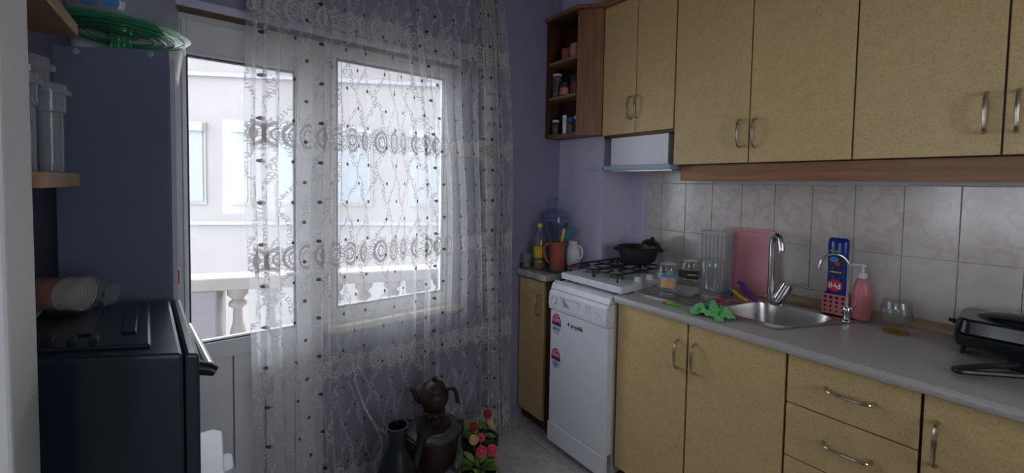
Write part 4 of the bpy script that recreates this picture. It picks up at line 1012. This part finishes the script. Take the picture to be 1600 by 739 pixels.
hm = obj('handle_mount', MB().taper([(gx0-0.03, 0.045), (gx0-0.03, 0.0), (gx0-0.085, 0.0), (gx0-0.085, 0.045)][::-1], CT+0.012, [(gx0+0.03, 0.055), (gx0+0.03, -0.02), (gx0-0.01, -0.02), (gx0-0.01, 0.055)][::-1], CT+0.050), 'black_plastic', gp, bevel=0.004)
obj('handle_loop', MB().tube(catmull([(gx0-0.06, 0.03, CT+0.024), (gx0-0.12, 0.085, CT+0.018), (gx0-0.185, 0.128, CT+0.014), (gx0-0.205, 0.130, CT+0.014), (gx0-0.205, 0.115, CT+0.014), (gx0-0.160, 0.055, CT+0.018), (gx0-0.11, -0.02, CT+0.022), (gx0-0.08, -0.12, CT+0.026), (gx0-0.05, -0.10, CT+0.026), (gx0-0.06, 0.0, CT+0.024)], 5), 0.0075, 8), 'black_plastic', hm, smooth=True)

# ---------------------------------------------------------------- corner shelf things
def pot(name, lab, cat, c, prof, mat, lidp=None, lidmat=None, inner=None, innermat=None, grp=None):
    t_ = thing(name, lab, cat, c, grp)
    obj('body', MB().lathe(prof, c, 20), mat, t_, smooth=40)
    if inner: obj('contents', MB().lathe(inner, c, 20), innermat, t_, smooth=40)
    if lidp: obj('lid', MB().lathe(lidp, c, 20), lidmat, t_, smooth=35)
    return t_
s1, s2, s3 = sh_z[0]+0.0168, sh_z[1]+0.0168, sh_z[2]+0.0168
def gj(r, h): return [(r*0.9, 0), (r, 0.004), (r, h*0.85), (r*0.85, h)]
def gi(r, h, f): return [(r*0.86, 0.003), (r*0.95, 0.006), (r*0.95, h*f), (r*0.9, h*f+0.001)]
def gl_(r, h, t=0.014): return [(r*0.93, h+0.0005), (r*0.95, h+t*0.9), (r*0.85, h+t)]
pot('spice_jar', 'short glass jar with a white lid at the window end of the bottom shelf', 'jar', (1.716, 1.82, s1), gj(0.024, 0.075), 'clear_glass', gl_(0.024, 0.075), 'white_plastic', gi(0.024, 0.075, 0.75), 'herb_dark', 'jars on the corner shelf')
pot('spice_shaker', 'slim white spice shaker on the bottom shelf beside the blue-capped jar', 'shaker', (1.705, 1.735, s1), [(0.012, 0), (0.013, 0.003), (0.013, 0.085), (0.011, 0.088)], 'white_plastic', [(0.0135, 0.0885), (0.0135, 0.105), (0.010, 0.108)], 'white_plastic', None, None, 'jars on the corner shelf')
pot('spice_jar', 'spice jar with a bright blue cap on the bottom shelf', 'jar', (1.722, 1.698, s1), gj(0.021, 0.065), 'clear_glass', [(0.0215, 0.0655), (0.0215, 0.09), (0.016, 0.094)], 'blue_plastic', gi(0.021, 0.065, 0.8), 'herb_green', 'jars on the corner shelf')
pot('spice_jar', 'spice jar with white flip cap next to the side panel on the bottom shelf', 'jar', (1.722, 1.650, s1), gj(0.018, 0.078), 'blue_glass', gl_(0.019, 0.078, 0.018), 'white_plastic', gi(0.018, 0.078, 0.7), 'herb_dark', 'jars on the corner shelf')
pot('spice_jar', 'small jar with an orange lid behind the white shaker', 'jar', (1.760, 1.768, s1), gj(0.019, 0.058), 'clear_glass', gl_(0.020, 0.058), 'yellow_plastic', gi(0.019, 0.058, 0.8), 'herb_dark', 'jars on the corner shelf')
pot('storage_jar', 'tall clear jar with a grey lid on the middle shelf', 'jar', (1.722, 1.822, s2), gj(0.029, 0.130), 'clear_glass', gl_(0.030, 0.130, 0.012), 'white_plastic', gi(0.029, 0.130, 0.25), 'herb_green', 'jars on the corner shelf')
t_ = pot('storage_jar', 'squat jar with a pink-red label on the middle shelf', 'jar', (1.716, 1.752, s2), gj(0.029, 0.066), 'clear_glass', gl_(0.030, 0.066, 0.014), 'black_plastic', gi(0.029, 0.066, 0.8), 'herb_dark', 'jars on the corner shelf')
obj('label', patch((1.716, 1.752, s2), 0.0297, 150, 300, 0.006, 0.046, 12), 'pink_soft', t_, smooth=True)
t_ = pot('storage_jar', 'dark jar with a round red emblem next to the side panel on the middle shelf', 'jar', (1.732, 1.682, s2), gj(0.030, 0.095), 'blue_glass', gl_(0.031, 0.095, 0.014), 'black_plastic', gi(0.030, 0.095, 0.85), 'herb_dark', 'jars on the corner shelf')
obj('label', patch((1.732, 1.682, s2), 0.0307, 190, 260, 0.030, 0.065, 8), 'red_print', t_, smooth=True)
pot('clay_cup', 'dark red clay cup on the top shelf', 'cup', (1.735, 1.755, s3), [(0.024, 0), (0.034, 0.015), (0.036, 0.05), (0.030, 0.07), (0.028, 0.07), (0.033, 0.05), (0, 0.008)], 'terracotta', None, None, None, None, 'clay cups on the corner shelf')
pot('clay_cup', 'lighter orange clay cup on the top shelf next to the side panel', 'cup', (1.728, 1.678, s3), [(0.028, 0), (0.038, 0.012), (0.038, 0.06), (0.032, 0.078), (0.030, 0.078), (0.035, 0.05), (0, 0.008)], 'cream_cup', None, None, None, None, 'clay cups on the corner shelf')
pot('clay_cup', 'narrow clay cup at the back of the top shelf against the side panel', 'cup', (1.778, 1.612, s3), [(0.018, 0), (0.022, 0.01), (0.024, 0.09), (0.021, 0.12), (0.0195, 0.12), (0.021, 0.05), (0, 0.008)], 'cream_cup', None, None, None, None, 'clay cups on the corner shelf')

# ---------------------------------------------------------------- lace curtain
cur = thing('lace_curtain', 'white sheer lace curtain with dots and medallion bands over the window', 'curtain', (0.75, 1.78, 0.0))
def fold_fn(s):          # s: 0..1 across; irregular gathered folds
    ph = 2*math.pi*(19*s + 0.9*math.sin(2*math.pi*1.3*s+0.4) + 0.45*math.sin(2*math.pi*3.7*s+1.1))
    am = 0.6+0.45*math.sin(2*math.pi*2.3*s+0.7)*math.sin(2*math.pi*5.1*s)
    return ph, am
def curtain_mesh():
    nu, nv = 620, 46; z0, z1 = 0.012, 2.60
    vs = []; uv = []; fs = []
    cu = 0.0
    for i in range(nu+1):
        s = i/nu; ph, am = fold_fn(s)
        for j in range(nv+1):
            t = j/nv; z = z0+(z1-z0)*t
            low = max(0.0, 1-z/1.0); top = max(0.0, (z-1.3)/1.3)
            xr = 1.375 - 0.10*top**1.2; xl = 0.150 - 0.008*low
            gs = s*1.2286 if s < 0.7 else 0.86+(s-0.7)*0.4667
            x = xl+(xr-xl)*gs
            drift = 0.010*math.sin(3.1*z+9*s)+0.012*low*math.sin(11*s+4*z)
            a = 0.019*am*(1+0.25*low)
            x += drift + 0.020*am*math.sin(2*ph+0.8)*(0.85)
            y = 1.785 + a*math.sin(ph) + 0.006*math.sin(5*z+20*s) - 0.02*low*s
            # cloth caught on the jug: pulled up and forward
            pull = math.exp(-((x-0.60)/0.10)**2)*max(0.0, 1-z/0.62)
            y -= 0.05*pull
            y = min(y, 1.862)
            zz = z
            vs.append((x, y, zz)); uv.append((s*2.55, z))
    for i in range(nu):
        for j in range(nv):
            a = i*(nv+1)+j; fs.append((a, a+nv+1, a+nv+2, a+1))
    o = obj('cloth', MB().add(vs, fs), 'lace', cur, smooth=180)
    l = o.data.uv_layers.new(name='cloth')
    for lp in o.data.loops: l.data[lp.index].uv = uv[lp.vertex_index]
    return o
clo = curtain_mesh()
ridge = [(0.505, 1.735, 0.66), (0.512, 1.73, 0.56), (0.535, 1.725, 0.47), (0.575, 1.715, 0.37), (0.625, 1.70, 0.30), (0.668, 1.69, 0.285)]
obj('gathered_fold', MB().tube(catmull(ridge, 5), [0.0015+0.004*min(1, i/20) for i in range(26)], 8), 'hem_lace', cur, smooth=True)
hem = [(0.668, 1.69, 0.285), (0.640, 1.685, 0.23), (0.600, 1.68, 0.16), (0.575, 1.69, 0.08), (0.56, 1.70, 0.02)]
obj('hem', MB().tube(catmull(hem, 5), [0.005+0.006*i/20 for i in range(21)], 8), 'hem_lace', cur, smooth=True)
obj('gathered_fold', MB().tube(catmull([(0.575, 1.715, 0.37), (0.60, 1.70, 0.31), (0.615, 1.695, 0.255), (0.60, 1.69, 0.2)], 5), 0.005, 8), 'hem_lace', cur, smooth=True)
tag(obj('curtain_rail', MB().box(-0.3, 1.5, 1.765, 1.805, 2.60, CEIL), 'white_plastic', bevel=0.004), 'white curtain rail fixed to the ceiling above the lace curtain', 'curtain rail')

# ---------------------------------------------------------------- samovar corner
SX, SY = 0.812, 1.60
sm = thing('samovar', 'dark copper samovar standing on the floor before the curtain', 'samovar', (SX, SY, 0))
c = (SX, SY, 0)
obj('base', MB().lathe([(0.085, 0), (0.085, 0.015), (0.065, 0.03), (0.052, 0.05), (0.042, 0.075), (0.038, 0.10), (0.05, 0.118)], c, 32), 'copper_dark', sm, smooth=40)
obj('body', MB().lathe([(0.05, 0.118), (0.075, 0.135), (0.098, 0.17), (0.106, 0.215), (0.108, 0.262), (0.106, 0.287), (0.110, 0.292)], c, 36), 'copper_dark', sm, smooth=40)
obj('rim', MB().lathe([(0.112, 0.290), (0.116, 0.298), (0.116, 0.308), (0.110, 0.314), (0.09, 0.318), (0.088, 0.322)], c, 36), 'copper_patina', sm, smooth=40)
obj('neck', MB().lathe([(0.088, 0.318), (0.06, 0.330), (0.040, 0.336), (0.038, 0.36), (0.048, 0.372), (0.048, 0.385), (0.040, 0.392)], c, 32), 'copper_dark', sm, smooth=40)
for i in range(10):
    a = R(36*i); obj('vent_stud', MB().ball((SX+0.045*math.cos(a), SY+0.045*math.sin(a), 0.378), 0.006, None, None, 6, 8), 'copper_patina', sm, smooth=True)
for sg in (-1, 1):
    d = Vector((0.79, -0.61, 0))*sg; c0 = Vector((SX, SY, 0.285))
    hh = obj('side_handle', MB().tube(catmull([c0+d*0.108, c0+d*0.122+Vector((0, 0, -.005)), c0+d*0.128+Vector((0, 0, .03)), c0+d*0.118+Vector((0, 0, .05))], 5), 0.006, 8), 'copper_dark', sm, smooth=True)
    obj('grip', MB().tube([c0+d*0.102+Vector((0, 0, .052)), c0+d*0.135+Vector((0, 0, .052))], 0.008, 10), 'black_plastic', hh, smooth=True)
td = Vector((0.35, -0.94, 0)); c0 = Vector((SX, SY, 0.165))
tp = obj('spigot', MB().tube([c0+td*0.085, c0+td*0.150, c0+td*0.158+Vector((0, 0, -.02))], [0.010, 0.008, 0.007], 10), 'copper_patina', sm, smooth=True)
obj('spigot_key', MB().tube([c0+td*0.13, c0+td*0.13+Vector((0, 0, .03)), c0+td*0.13+Vector((0.03, 0.02, .045))], 0.004, 8), 'steel', tp, smooth=True)
tz = 0.393
tpot = thing('teapot', 'dark copper teapot sitting on top of the samovar', 'teapot', (SX, SY, tz))
c = (SX, SY, tz)
obj('body', MB().lathe([(0.038, 0), (0.045, 0.004), (0.058, 0.025), (0.064, 0.05), (0.060, 0.075), (0.046, 0.088)], c, 30), 'copper_dark', tpot, smooth=40)
ld = obj('lid', MB().lathe([(0.052, 0.0885), (0.050, 0.094), (0.038, 0.112), (0.02, 0.122), (0.008, 0.125)], c, 30), 'copper_dark', tpot, smooth=40)
obj('lid_knob', MB().ball((SX, SY, tz+0.134), 0.0115), 'copper_dark', ld, smooth=True)
d = Vector((-0.79, 0.61, 0)); c0 = Vector(c)
obj('spout', MB().tube(catmull([c0+d*0.054+Vector((0, 0, .03)), c0+d*0.075+Vector((0, 0, .04)), c0+d*0.088+Vector((0, 0, .07)), c0+d*0.105+Vector((0, 0, .084))], 5), [0.015-0.0005*i for i in range(16)], 10), 'copper_dark', tpot, smooth=True)
obj('handle', MB().tube(catmull([c0-d*0.052+Vector((0, 0, .082)), c0-d*0.075+Vector((0, 0, .090)), c0-d*0.095+Vector((0, 0, .075)), c0-d*0.104+Vector((0, 0, .03))], 5), [0.007+0.0002*i for i in range(16)], 10), 'copper_dark', tpot, smooth=True)
JX, JY = 0.612, 1.515
jn = thing('dark_pitcher', 'dark green glazed pitcher with a flared side spout on the floor beside the samovar', 'pitcher', (JX, JY, 0))
c = (JX, JY, 0)
obj('body', MB().lathe([(0.085, 0), (0.092, 0.02), (0.094, 0.10), (0.090, 0.19), (0.074, 0.27), (0.050, 0.325), (0.038, 0.36), (0.036, 0.39), (0.041, 0.42), (0.043, 0.428), (0.037, 0.428), (0.031, 0.39), (0.031, 0.36)], c, 32), 'jug_green', jn, smooth=40)
d = Vector((0.79, -0.61, 0)); c0 = Vector(c)
obj('handle', MB().tube(catmull([c0+d*0.036+Vector((0, 0, .375)), c0+d*0.052+Vector((0, 0, .365)), c0+d*0.066+Vector((0, 0, .355)), c0+d*0.08+Vector((0, 0, .35))], 5), 0.007, 10), 'jug_green', jn, smooth=True)
d = Vector((0.86, -0.51, 0))
obj('spout', MB().tube([c0+d*0.060+Vector((0, 0, .24)), c0+d*0.074+Vector((0, 0, .30)), c0+d*0.085+Vector((0, 0, .34)), c0+d*0.096+Vector((0, 0, .375)), c0+d*0.103+Vector((0, 0, .395)), c0+d*0.105+Vector((0, 0, .400))], [0.018, 0.017, 0.017, 0.022, 0.031, 0.032], 18), 'jug_green', jn, smooth=True)

# flower pots
def leaf_mb(L, w):
    vs = []; fs = []; n = 6
    for i in range(n+1):
        t = i/n; ww = w*math.sin(math.pi*min(1, t*0.93+0.05))**0.8*0.5; z = -0.25*L*t*t
        vs += [(L*t, -ww, z+0.18*ww), (L*t, 0, z-0.1*ww), (L*t, ww, z+0.18*ww)]
    for i in range(n):
        for k in range(2): fs.append((3*i+k, 3*i+3+k, 3*i+4+k, 3*i+1+k))
    return MB().add(vs, fs)
def rose_mb(r):
    mb = MB(); rnd = random.Random(11)
    mb.ball((0, 0, r*0.45), r*0.48, None, r*0.52, 7, 10)
    for ring, (nn, rad, tilt) in enumerate(((5, 0.55, 0.9), (6, 0.85, 0.45), (7, 1.0, 0.1))):
        for i in range(nn):
            a = 2*math.pi*(i+0.4*ring)/nn; vs = []; fs = []
            for u_ in range(4):
                for v_ in range(5):
                    th = a+(v_/4-0.5)*1.5; q_ = u_/3
                    rr = r*(0.22+rad*0.78*q_**0.7); z = r*(0.1+0.9*q_*tilt+0.25*math.sin(math.pi*q_))
                    vs.append((rr*math.cos(th), rr*math.sin(th), z-0.12*r*abs(v_/4-0.5)*2))
            for u_ in range(3):
                for v_ in range(4): fs.append((u_*5+v_, u_*5+v_+1, u_*5+v_+6, u_*5+v_+5))
            mb.add(vs, fs)
    return mb
def planter(name, lab, c, r, h, roses, leaves):
    t_ = thing(name, lab, 'flower pot', c)
    obj('pot', MB().lathe([(r*0.72, 0), (r*0.78, 0.01), (r*0.95, h*0.7), (r, h*0.86), (r*1.06, h*0.88), (r*1.06, h), (r*0.95, h), (r*0.9, h*0.85)], c, 28), 'pot_green', t_, smooth=40)
    obj('soil', MB().lathe([(r*0.9, h*0.84), (r*0.5, h*0.9), (0, h*0.92)], c, 20), 'soil', t_, smooth=True)
    C = Vector(c)
    for (dx, dy, dz, rr, mt) in roses:
        st = obj('stem', MB().tube(catmull([C+Vector((dx*0.2, dy*0.2, h*0.85)), C+Vector((dx*0.6, dy*0.6, h*0.85+(dz-h*0.85)*0.6)), C+Vector((dx, dy, dz))], 4), 0.002, 6), 'leaf_green', t_, smooth=True)
        ax = Vector((dx-0.25, dy-0.55, 0.55)).normalized()
        Mx = Matrix.Translation(C+Vector((dx, dy, dz))) @ ax.to_track_quat('Z', 'Y').to_matrix().to_4x4()
        obj('rose', rose_mb(rr).xf(Mx), mt, st, smooth=True)
    for (an, el, L, w, zz, mt) in leaves:
        Mx = Matrix.Translation(C+Vector((0.35*r*math.cos(R(an)), 0.35*r*math.sin(R(an)), zz))) @ Matrix.Rotation(R(an), 4, 'Z') @ Matrix.Rotation(R(-el), 4, 'Y')
        obj('leaf', leaf_mb(L, w).xf(Mx), mt, t_, smooth=True)
    return t_
rnd = random.Random(5)
def leafset(n, r, z0, z1, L): return [(rnd.uniform(0, 360), rnd.uniform(5, 50), rnd.uniform(.7, 1.15)*L, L*rnd.uniform(.45, .65), rnd.uniform(z0, z1), rnd.choice(['leaf_green', 'leaf_green', 'leaf_lime'])) for _ in range(n)]
planter('flower_pot', 'taller dark pot with red artificial roses behind the other pot', (1.055, 1.60, 0), 0.085, 0.165,
        [(-0.035, 0.0, 0.235, 0.021, 'rose_red'), (0.062, 0.03, 0.250, 0.022, 'rose_red'), (0.06, 0.0, 0.222, 0.017, 'rose_pale')], leafset(16, 0.08, 0.15, 0.20, 0.07))
planter('flower_pot', 'low dark pot of pink artificial roses and lime leaves in front', (0.948, 1.450, 0), 0.075, 0.140,
        [(-0.005, 0.03, 0.262, 0.021, 'rose_pale'), (0.035, 0.03, 0.258, 0.018, 'rose_pink'), (0.010, -0.010, 0.225, 0.024, 'rose_pink'), (0.062, -0.015, 0.212, 0.025, 'rose_pink')], leafset(22, 0.075, 0.135, 0.17, 0.064))

# ---------------------------------------------------------------- left side: table, oven, cabinet, shelves
tbl = thing('side_table', 'low white marble-topped table under the black countertop oven', 'table', (-0.2, 1.0, 0))
TBX0, TBX1, TBY0, TBY1, TBZ = -0.485, 0.037, 0.90, 1.140, 0.80
tp_poly = [(-0.485, 0.905), (-0.18, 0.905), (-0.165, 0.86), (-0.02, 0.775), (0.032, 0.775), (0.037, 1.137), (0.02, 1.158), (-0.485, 1.158)]
obj('top', MB().prism(tp_poly, TBZ-0.03, TBZ), 'marble_top', tbl, bevel=0.003)
for x, y in ((-0.46, 1.07), (-0.46, 1.13), (0.0, 0.82), (0.0, 1.11)): obj('leg', MB().box(x-0.018, x+0.018, y-0.018, y+0.018, 0, TBZ-0.03), 'white_plastic', tbl, bevel=0.002)
bn_ = thing('waste_bin', 'light grey plastic bin on the floor beyond the marble table', 'bin', (0.02, 1.24, 0))
obj('body', MB().taper(rrect(-0.035, 0.055, 1.175, 1.247, 0.01), 0, rrect(-0.04, 0.062, 1.170, 1.252, 0.012), 0.655), 'grey_plastic', bn_, bevel=0.002)
obj('lid', MB().taper(rrect(-0.043, 0.065, 1.167, 1.255, 0.012), 0.656, rrect(-0.038, 0.060, 1.172, 1.250, 0.012), 0.680), 'bin_lid', bn_, bevel=0.002)

ov = thing('countertop_oven', 'black countertop oven on the marble table', 'oven', (-0.2, 1.05, TBZ))
OZ = 1.10; B0 = TBZ+0.012
nr, nl, fr_, fl = Vector((-0.0015, 0.818)), Vector((-0.395, 1.040)), Vector((-0.037, 1.226)), Vector((-0.395, 1.300))
def ofoot(a, b_, c_, d_): return [tuple(a), tuple(b_), tuple(c_), tuple(d_)]
seamN, seamF = nr+(nl-nr)*0.052, fr_+(fl-fr_)*0.05
obj('body', MB().prism(ofoot(seamN, seamF, fl, nl), B0, OZ), 'oven_black', ov, bevel=0.006)
dr = obj('door', MB().prism(ofoot(nr, fr_, seamF+(fr_-fl).normalized()*0.002, seamN+(nr-nl).normalized()*0.002), B0, OZ-0.001), 'oven_black', ov, bevel=0.005)
def op(s, t, z):                                    # s: 0 right..1 left, t: 0 near..1 far on the oven top
    a = nr+(nl-nr)*s; b_ = fr_+(fl-fr_)*s; p = a+(b_-a)*t; return (p.x, p.y, z)
def pad(s0, s1, t0, t1, z0, z1): return MB().prism([op(s, t, 0)[:2] for s, t in ((s0, t0), (s0, t1), (s1, t1), (s1, t0))], z0, z1)
obj('raised_panel', pad(0.155, 1.0-0.04, 0.10, 0.93, OZ-0.001, OZ+0.006), 'oven_black', ov, bevel=0.005)
for s0 in (0.205, 0.36):
    obj('embossed_strip', pad(s0, s0+0.055, 0.28, 0.80, OZ+0.005, OZ+0.0095), 'oven_black', ov, bevel=0.003)
for i in range(6): obj('vent_louvre', pad(0.33+i*0.072, 0.33+i*0.072+0.03, 0.130, 0.225, OZ+0.005, OZ+0.015), 'oven_black', ov, bevel=0.003)
for i in range(2): obj('vent_louvre', pad(0.33+i*0.06, 0.33+i*0.06+0.02, 0.86, 0.91, OZ+0.005, OZ+0.010), 'oven_black', ov, bevel=0.003)
hN = Vector((nr.x+0.012, nr.y+0.02)); hF = Vector((fr_.x+0.012, fr_.y-0.14))
dd = (hN-hF).normalized(); on = Vector((-dd.y, dd.x)); on = on if on.x > 0 else -on
def hp(t, o_, z): p = hF+(hN-hF)*t+on*o_; return Vector((p.x, p.y, z))
obj('handle', MB().tube([hp(0.0, 0.006, OZ-0.030), hp(1.0, 0.004, OZ-0.040)], 0.0075, 10), 'steel', dr, smooth=True)
for t in (-0.02, 0.97):
    obj('handle_mount', MB().tube([hp(t, -0.018, OZ-0.030), hp(t, 0.0, OZ-0.038), hp(t+0.02, 0.010, OZ-0.044)], [0.012, 0.011, 0.008], 12), 'black_plastic', dr, smooth=True)
obj('door_knob', MB().cyl((fr_.x-0.012, fr_.y-0.06, OZ-0.028), (fr_.x+0.010, fr_.y-0.06, OZ-0.028), 0.012), 'black_plastic', dr, smooth=30)
for s, t in ((0.1, 0.1), (0.1, 0.9), (0.9, 0.1), (0.9, 0.9)):
    p = op(s, t, TBZ+0.0005); obj('foot', MB().cyl(p, (p[0], p[1], B0+0.002), 0.012, seg=12), 'black_plastic', ov)

# stack of cups in film, lying on the oven
cp_ = thing('cup_stack', 'stack of disposable cups in clear film lying on the black oven', 'cups', (-0.2, 1.13, OZ+0.006))
ax0 = Vector((-0.300, 1.235, OZ+0.047)); ax1 = Vector((-0.178, 1.165, OZ+0.046)); ad = (ax1-ax0).normalized(); L = (ax1-ax0).length
q0 = ad.to_track_quat('Z', 'Y').to_matrix().to_4x4(); Mx = Matrix.Translation(ax0) @ q0
obj('cups', MB().lathe([(0.024, 0), (0.030, L*0.72), (0.031, L*0.74)], seg=28).xf(Mx), 'cup_white', cp_, smooth=40)
obj('printed_band', MB().lathe([(0.0285, L*0.25), (0.0312, L*0.70)], seg=28, cap=False).xf(Mx), 'cup_print', cp_, smooth=True)
for i in range(5): obj('cup_rim', MB().tube([Mx @ Vector((0.0318*math.cos(R(a)), 0.0318*math.sin(R(a)), L*0.74+i*0.0062)) for a in range(0, 360, 15)], 0.0024, 6, True), 'cup_white', cp_, smooth=True)
def crumple(a, k): return 1+0.05*math.sin(5*a+k*1.7)+0.05*math.sin(9*a+k*3.1)
obj('film', MB().lathe([(0.027, -0.004), (0.0335, L*0.2), (0.0345, L*0.7), (0.0345, L*1.0), (0.025, L*1.05), (0.012, L*1.14), (0.020, L*1.24), (0.024, L*1.28)], seg=30, cap=False, wob=lambda a, k: crumple(a, k) if k > 3 else 1).xf(Mx), 'film', cp_, smooth=30)
tag(obj('paper_packet', MB().prism([op(0.60, 0.52, 0)[:2], op(0.60, 0.76, 0)[:2], op(0.95, 0.84, 0)[:2], op(0.95, 0.52, 0)[:2]], OZ+0.0105, OZ+0.018), 'paper', bevel=0.002), 'flat cream paper packet lying on the oven beside the cups', 'packet')

# tall narrow slate cabinet
tc = thing('tall_cabinet', 'tall slate-grey narrow cabinet between the oven and the balcony door', 'cabinet', (-0.17, 1.55, 0))
C1, C2, C3, C4 = (-0.0515, 1.259), (-0.262, 1.390), (-0.30, 1.84), (-0.072, 1.84)
CZ = 1.68
obj('body', MB().prism([C1, C4, C3, C2], 0.03, CZ), 'slate_panel', tc, bevel=0.003)
obj('front_edge', MB().prism([(C1[0]+0.0005, C1[1]), (C1[0]+0.0095, C1[1]+0.012), (C4[0]+0.010, C4[1]), (C4[0]+0.0005, C4[1])], 0.03, CZ-0.02), 'grey_plastic', tc)
obj('plinth', MB().prism([(C1[0]-0.02, C1[1]+0.03), (C4[0]-0.01, C4[1]-0.01), (C3[0]+0.01, C3[1]-0.01), (C2[0]+0.01, C2[1]+0.02)], 0, 0.03), 'black_plastic', tc)
pv = Vector((C2[0]-C1[0], C2[1]-C1[1], 0)); pn = Vector((pv.y, -pv.x, 0)).normalized(); pn = pn if pn.y < 0 else -pn
for s in (0.16, 0.80):
    p = Vector((C1[0], C1[1], CZ-0.012))+pv*s
    obj('screw_cap', MB().lathe([(0.007, 0), (0.006, 0.0015), (0.002, 0.002)], seg=14).xf(Matrix.Translation(p) @ pn.to_track_quat('Z', 'Y').to_matrix().to_4x4()), 'grey_plastic', tc, smooth=True)
obj('door_tag', MB().box(C1[0]+0.008, C1[0]+0.012, 1.285, 1.30, 1.365, 1.377), 'print_white', tc)
obj('red_magnet', MB().box(C1[0]+0.006, C1[0]+0.012, 1.30, 1.34, 1.12, 1.155), 'red_plastic', tc)

tubb = thing('plastic_tub', 'long white plastic tub lying on top of the tall slate cabinet', 'tub', (-0.16, 1.67, CZ))
a = rrect(-0.262, -0.050, 1.60, 1.76, 0.02); b_ = rrect(-0.275, -0.036, 1.585, 1.79, 0.025)
mb = MB().taper(a, CZ+0.001, b_, CZ+0.112); mb.f = mb.f[:1]+mb.f[2:]
obj('body', mb, 'white_plastic', tubb, smooth=30)
obj('rim', MB().taper(rrect(-0.283, -0.028, 1.577, 1.798, 0.028), CZ+0.112, rrect(-0.283, -0.028, 1.577, 1.798, 0.028), CZ+0.128), 'white_plastic', tubb, bevel=0.004)
cs = thing('cake_stand', 'green pressed-glass cake stand on top of the tall slate cabinet', 'cake stand', (-0.15, 1.41, CZ))
cc = (-0.150, 1.428, CZ+0.001)
obj('foot', MB().lathe([(0.036, 0), (0.034, 0.005), (0.026, 0.016), (0.019, 0.034), (0.020, 0.046), (0.03, 0.051)], cc, 32, wob=lambda a, k: 1+0.07*math.cos(10*a)), 'green_glass', cs, smooth=40)
obj('plate', MB().lathe([(0.02, 0.052), (0.06, 0.053), (0.10, 0.056), (0.128, 0.062), (0.138, 0.068), (0.137, 0.071), (0.127, 0.065), (0.10, 0.059), (0.05, 0.056), (0, 0.056)], cc, 64, wob=lambda a, k: 1+0.008*math.cos(32*a)), 'green_glass', cs, smooth=40)
for rr in (0.065, 0.085, 0.105, 0.125): obj('moulded_ring', MB().tube([(cc[0]+rr*math.cos(R(a)), cc[1]+rr*math.sin(R(a)), cc[2]+0.0528+0.02*max(0, rr-0.09)/0.05*0.4) for a in range(0, 360, 8)], 0.0018, 5, True), 'green_glass', cs, smooth=True)
bgm = MB().lathe([(0.092, 0.0), (0.102, 0.02), (0.105, 0.06), (0.098, 0.11), (0.075, 0.15), (0.03, 0.172), (0.0, 0.175)], (cc[0]+0.005, cc[1], cc[2]+0.0725), 40, wob=lambda a, k: 1+0.03*math.sin(7*a+k)+0.02*math.sin(13*a+2*k))
bag = thing('plastic_bag', 'crumpled pale plastic bag with blue print on the green cake stand', 'bag', (cc[0], cc[1], cc[2]+0.087))
bagb = obj('bag', bgm, 'bag_film', bag, smooth=40)
for a0, zz in ((238, 0.03), (258, 0.032), (240, 0.055), (262, 0.06)):
    obj('printed_patch', patch((cc[0]+0.005, cc[1], cc[2]+0.0725), 0.1085, a0, a0+13, zz-0.010, zz+0.010, 4), 'blue_label', bagb, smooth=True)

# wall shelves with containers
SHX = -0.180
tag(obj('wall_shelf', MB().prism([(-0.498, 0.892), (SHX, 0.892), (SHX, 1.14), (SHX-0.012, 1.152), (-0.498, 1.152)], 1.648, 1.672), 'wood_shelf', bevel=0.002), 'upper brown wooden wall shelf above the plastic containers', 'shelf', 'alcove shelves')
rc = [(-0.498, 0.892), (SHX, 0.892), (SHX, 1.12)] + [(SHX-0.03+0.03*math.cos(R(a)), 1.122+0.03*math.sin(R(a))) for a in (20, 45, 70, 90)] + [(-0.498, 1.152)]
tag(obj('wall_shelf', MB().prism(rc, 1.363, 1.388), 'wood_shelf', bevel=0.002), 'lower brown wooden wall shelf carrying the plastic containers', 'shelf', 'alcove shelves')
def container(lab, x, y, h, r):
    c = (x, y, 1.3886); t_ = thing('food_container', lab, 'container', c, 'clear containers on the alcove shelf')
    obj('body', MB().lathe([(r*0.72, 0), (r*0.75, 0.004), (r*0.80, h*0.66), (r*0.95, h*0.68), (r*0.98, h*0.9)], c, 24), 'frosted_plastic', t_, smooth=35)
    obj('lid', MB().lathe([(r*1.05, h*0.88), (r*1.06, h*0.91), (r*1.0, h*0.985), (r*0.8, h), (0, h)], c, 24), 'frosted_plastic', t_, smooth=35)
    obj('pour_lip', MB().box(x+r*0.75, x+r*1.25, y-0.006, y+0.006, c[2]+h*0.87, c[2]+h*0.93), 'frosted_plastic', t_, bevel=0.002)
container('tall slim clear container nearest the slate cabinet, in front', -0.2080, 1.085, 0.158, 0.0205)
container('widest and tallest clear container at the back of the lower shelf', -0.2420, 1.128, 0.212, 0.0270)
container('clear container with a domed lid beside the partition', -0.2290, 1.030, 0.165, 0.0190)
container('shortest slim clear container against the partition', -0.2200, 0.975, 0.118, 0.0150)
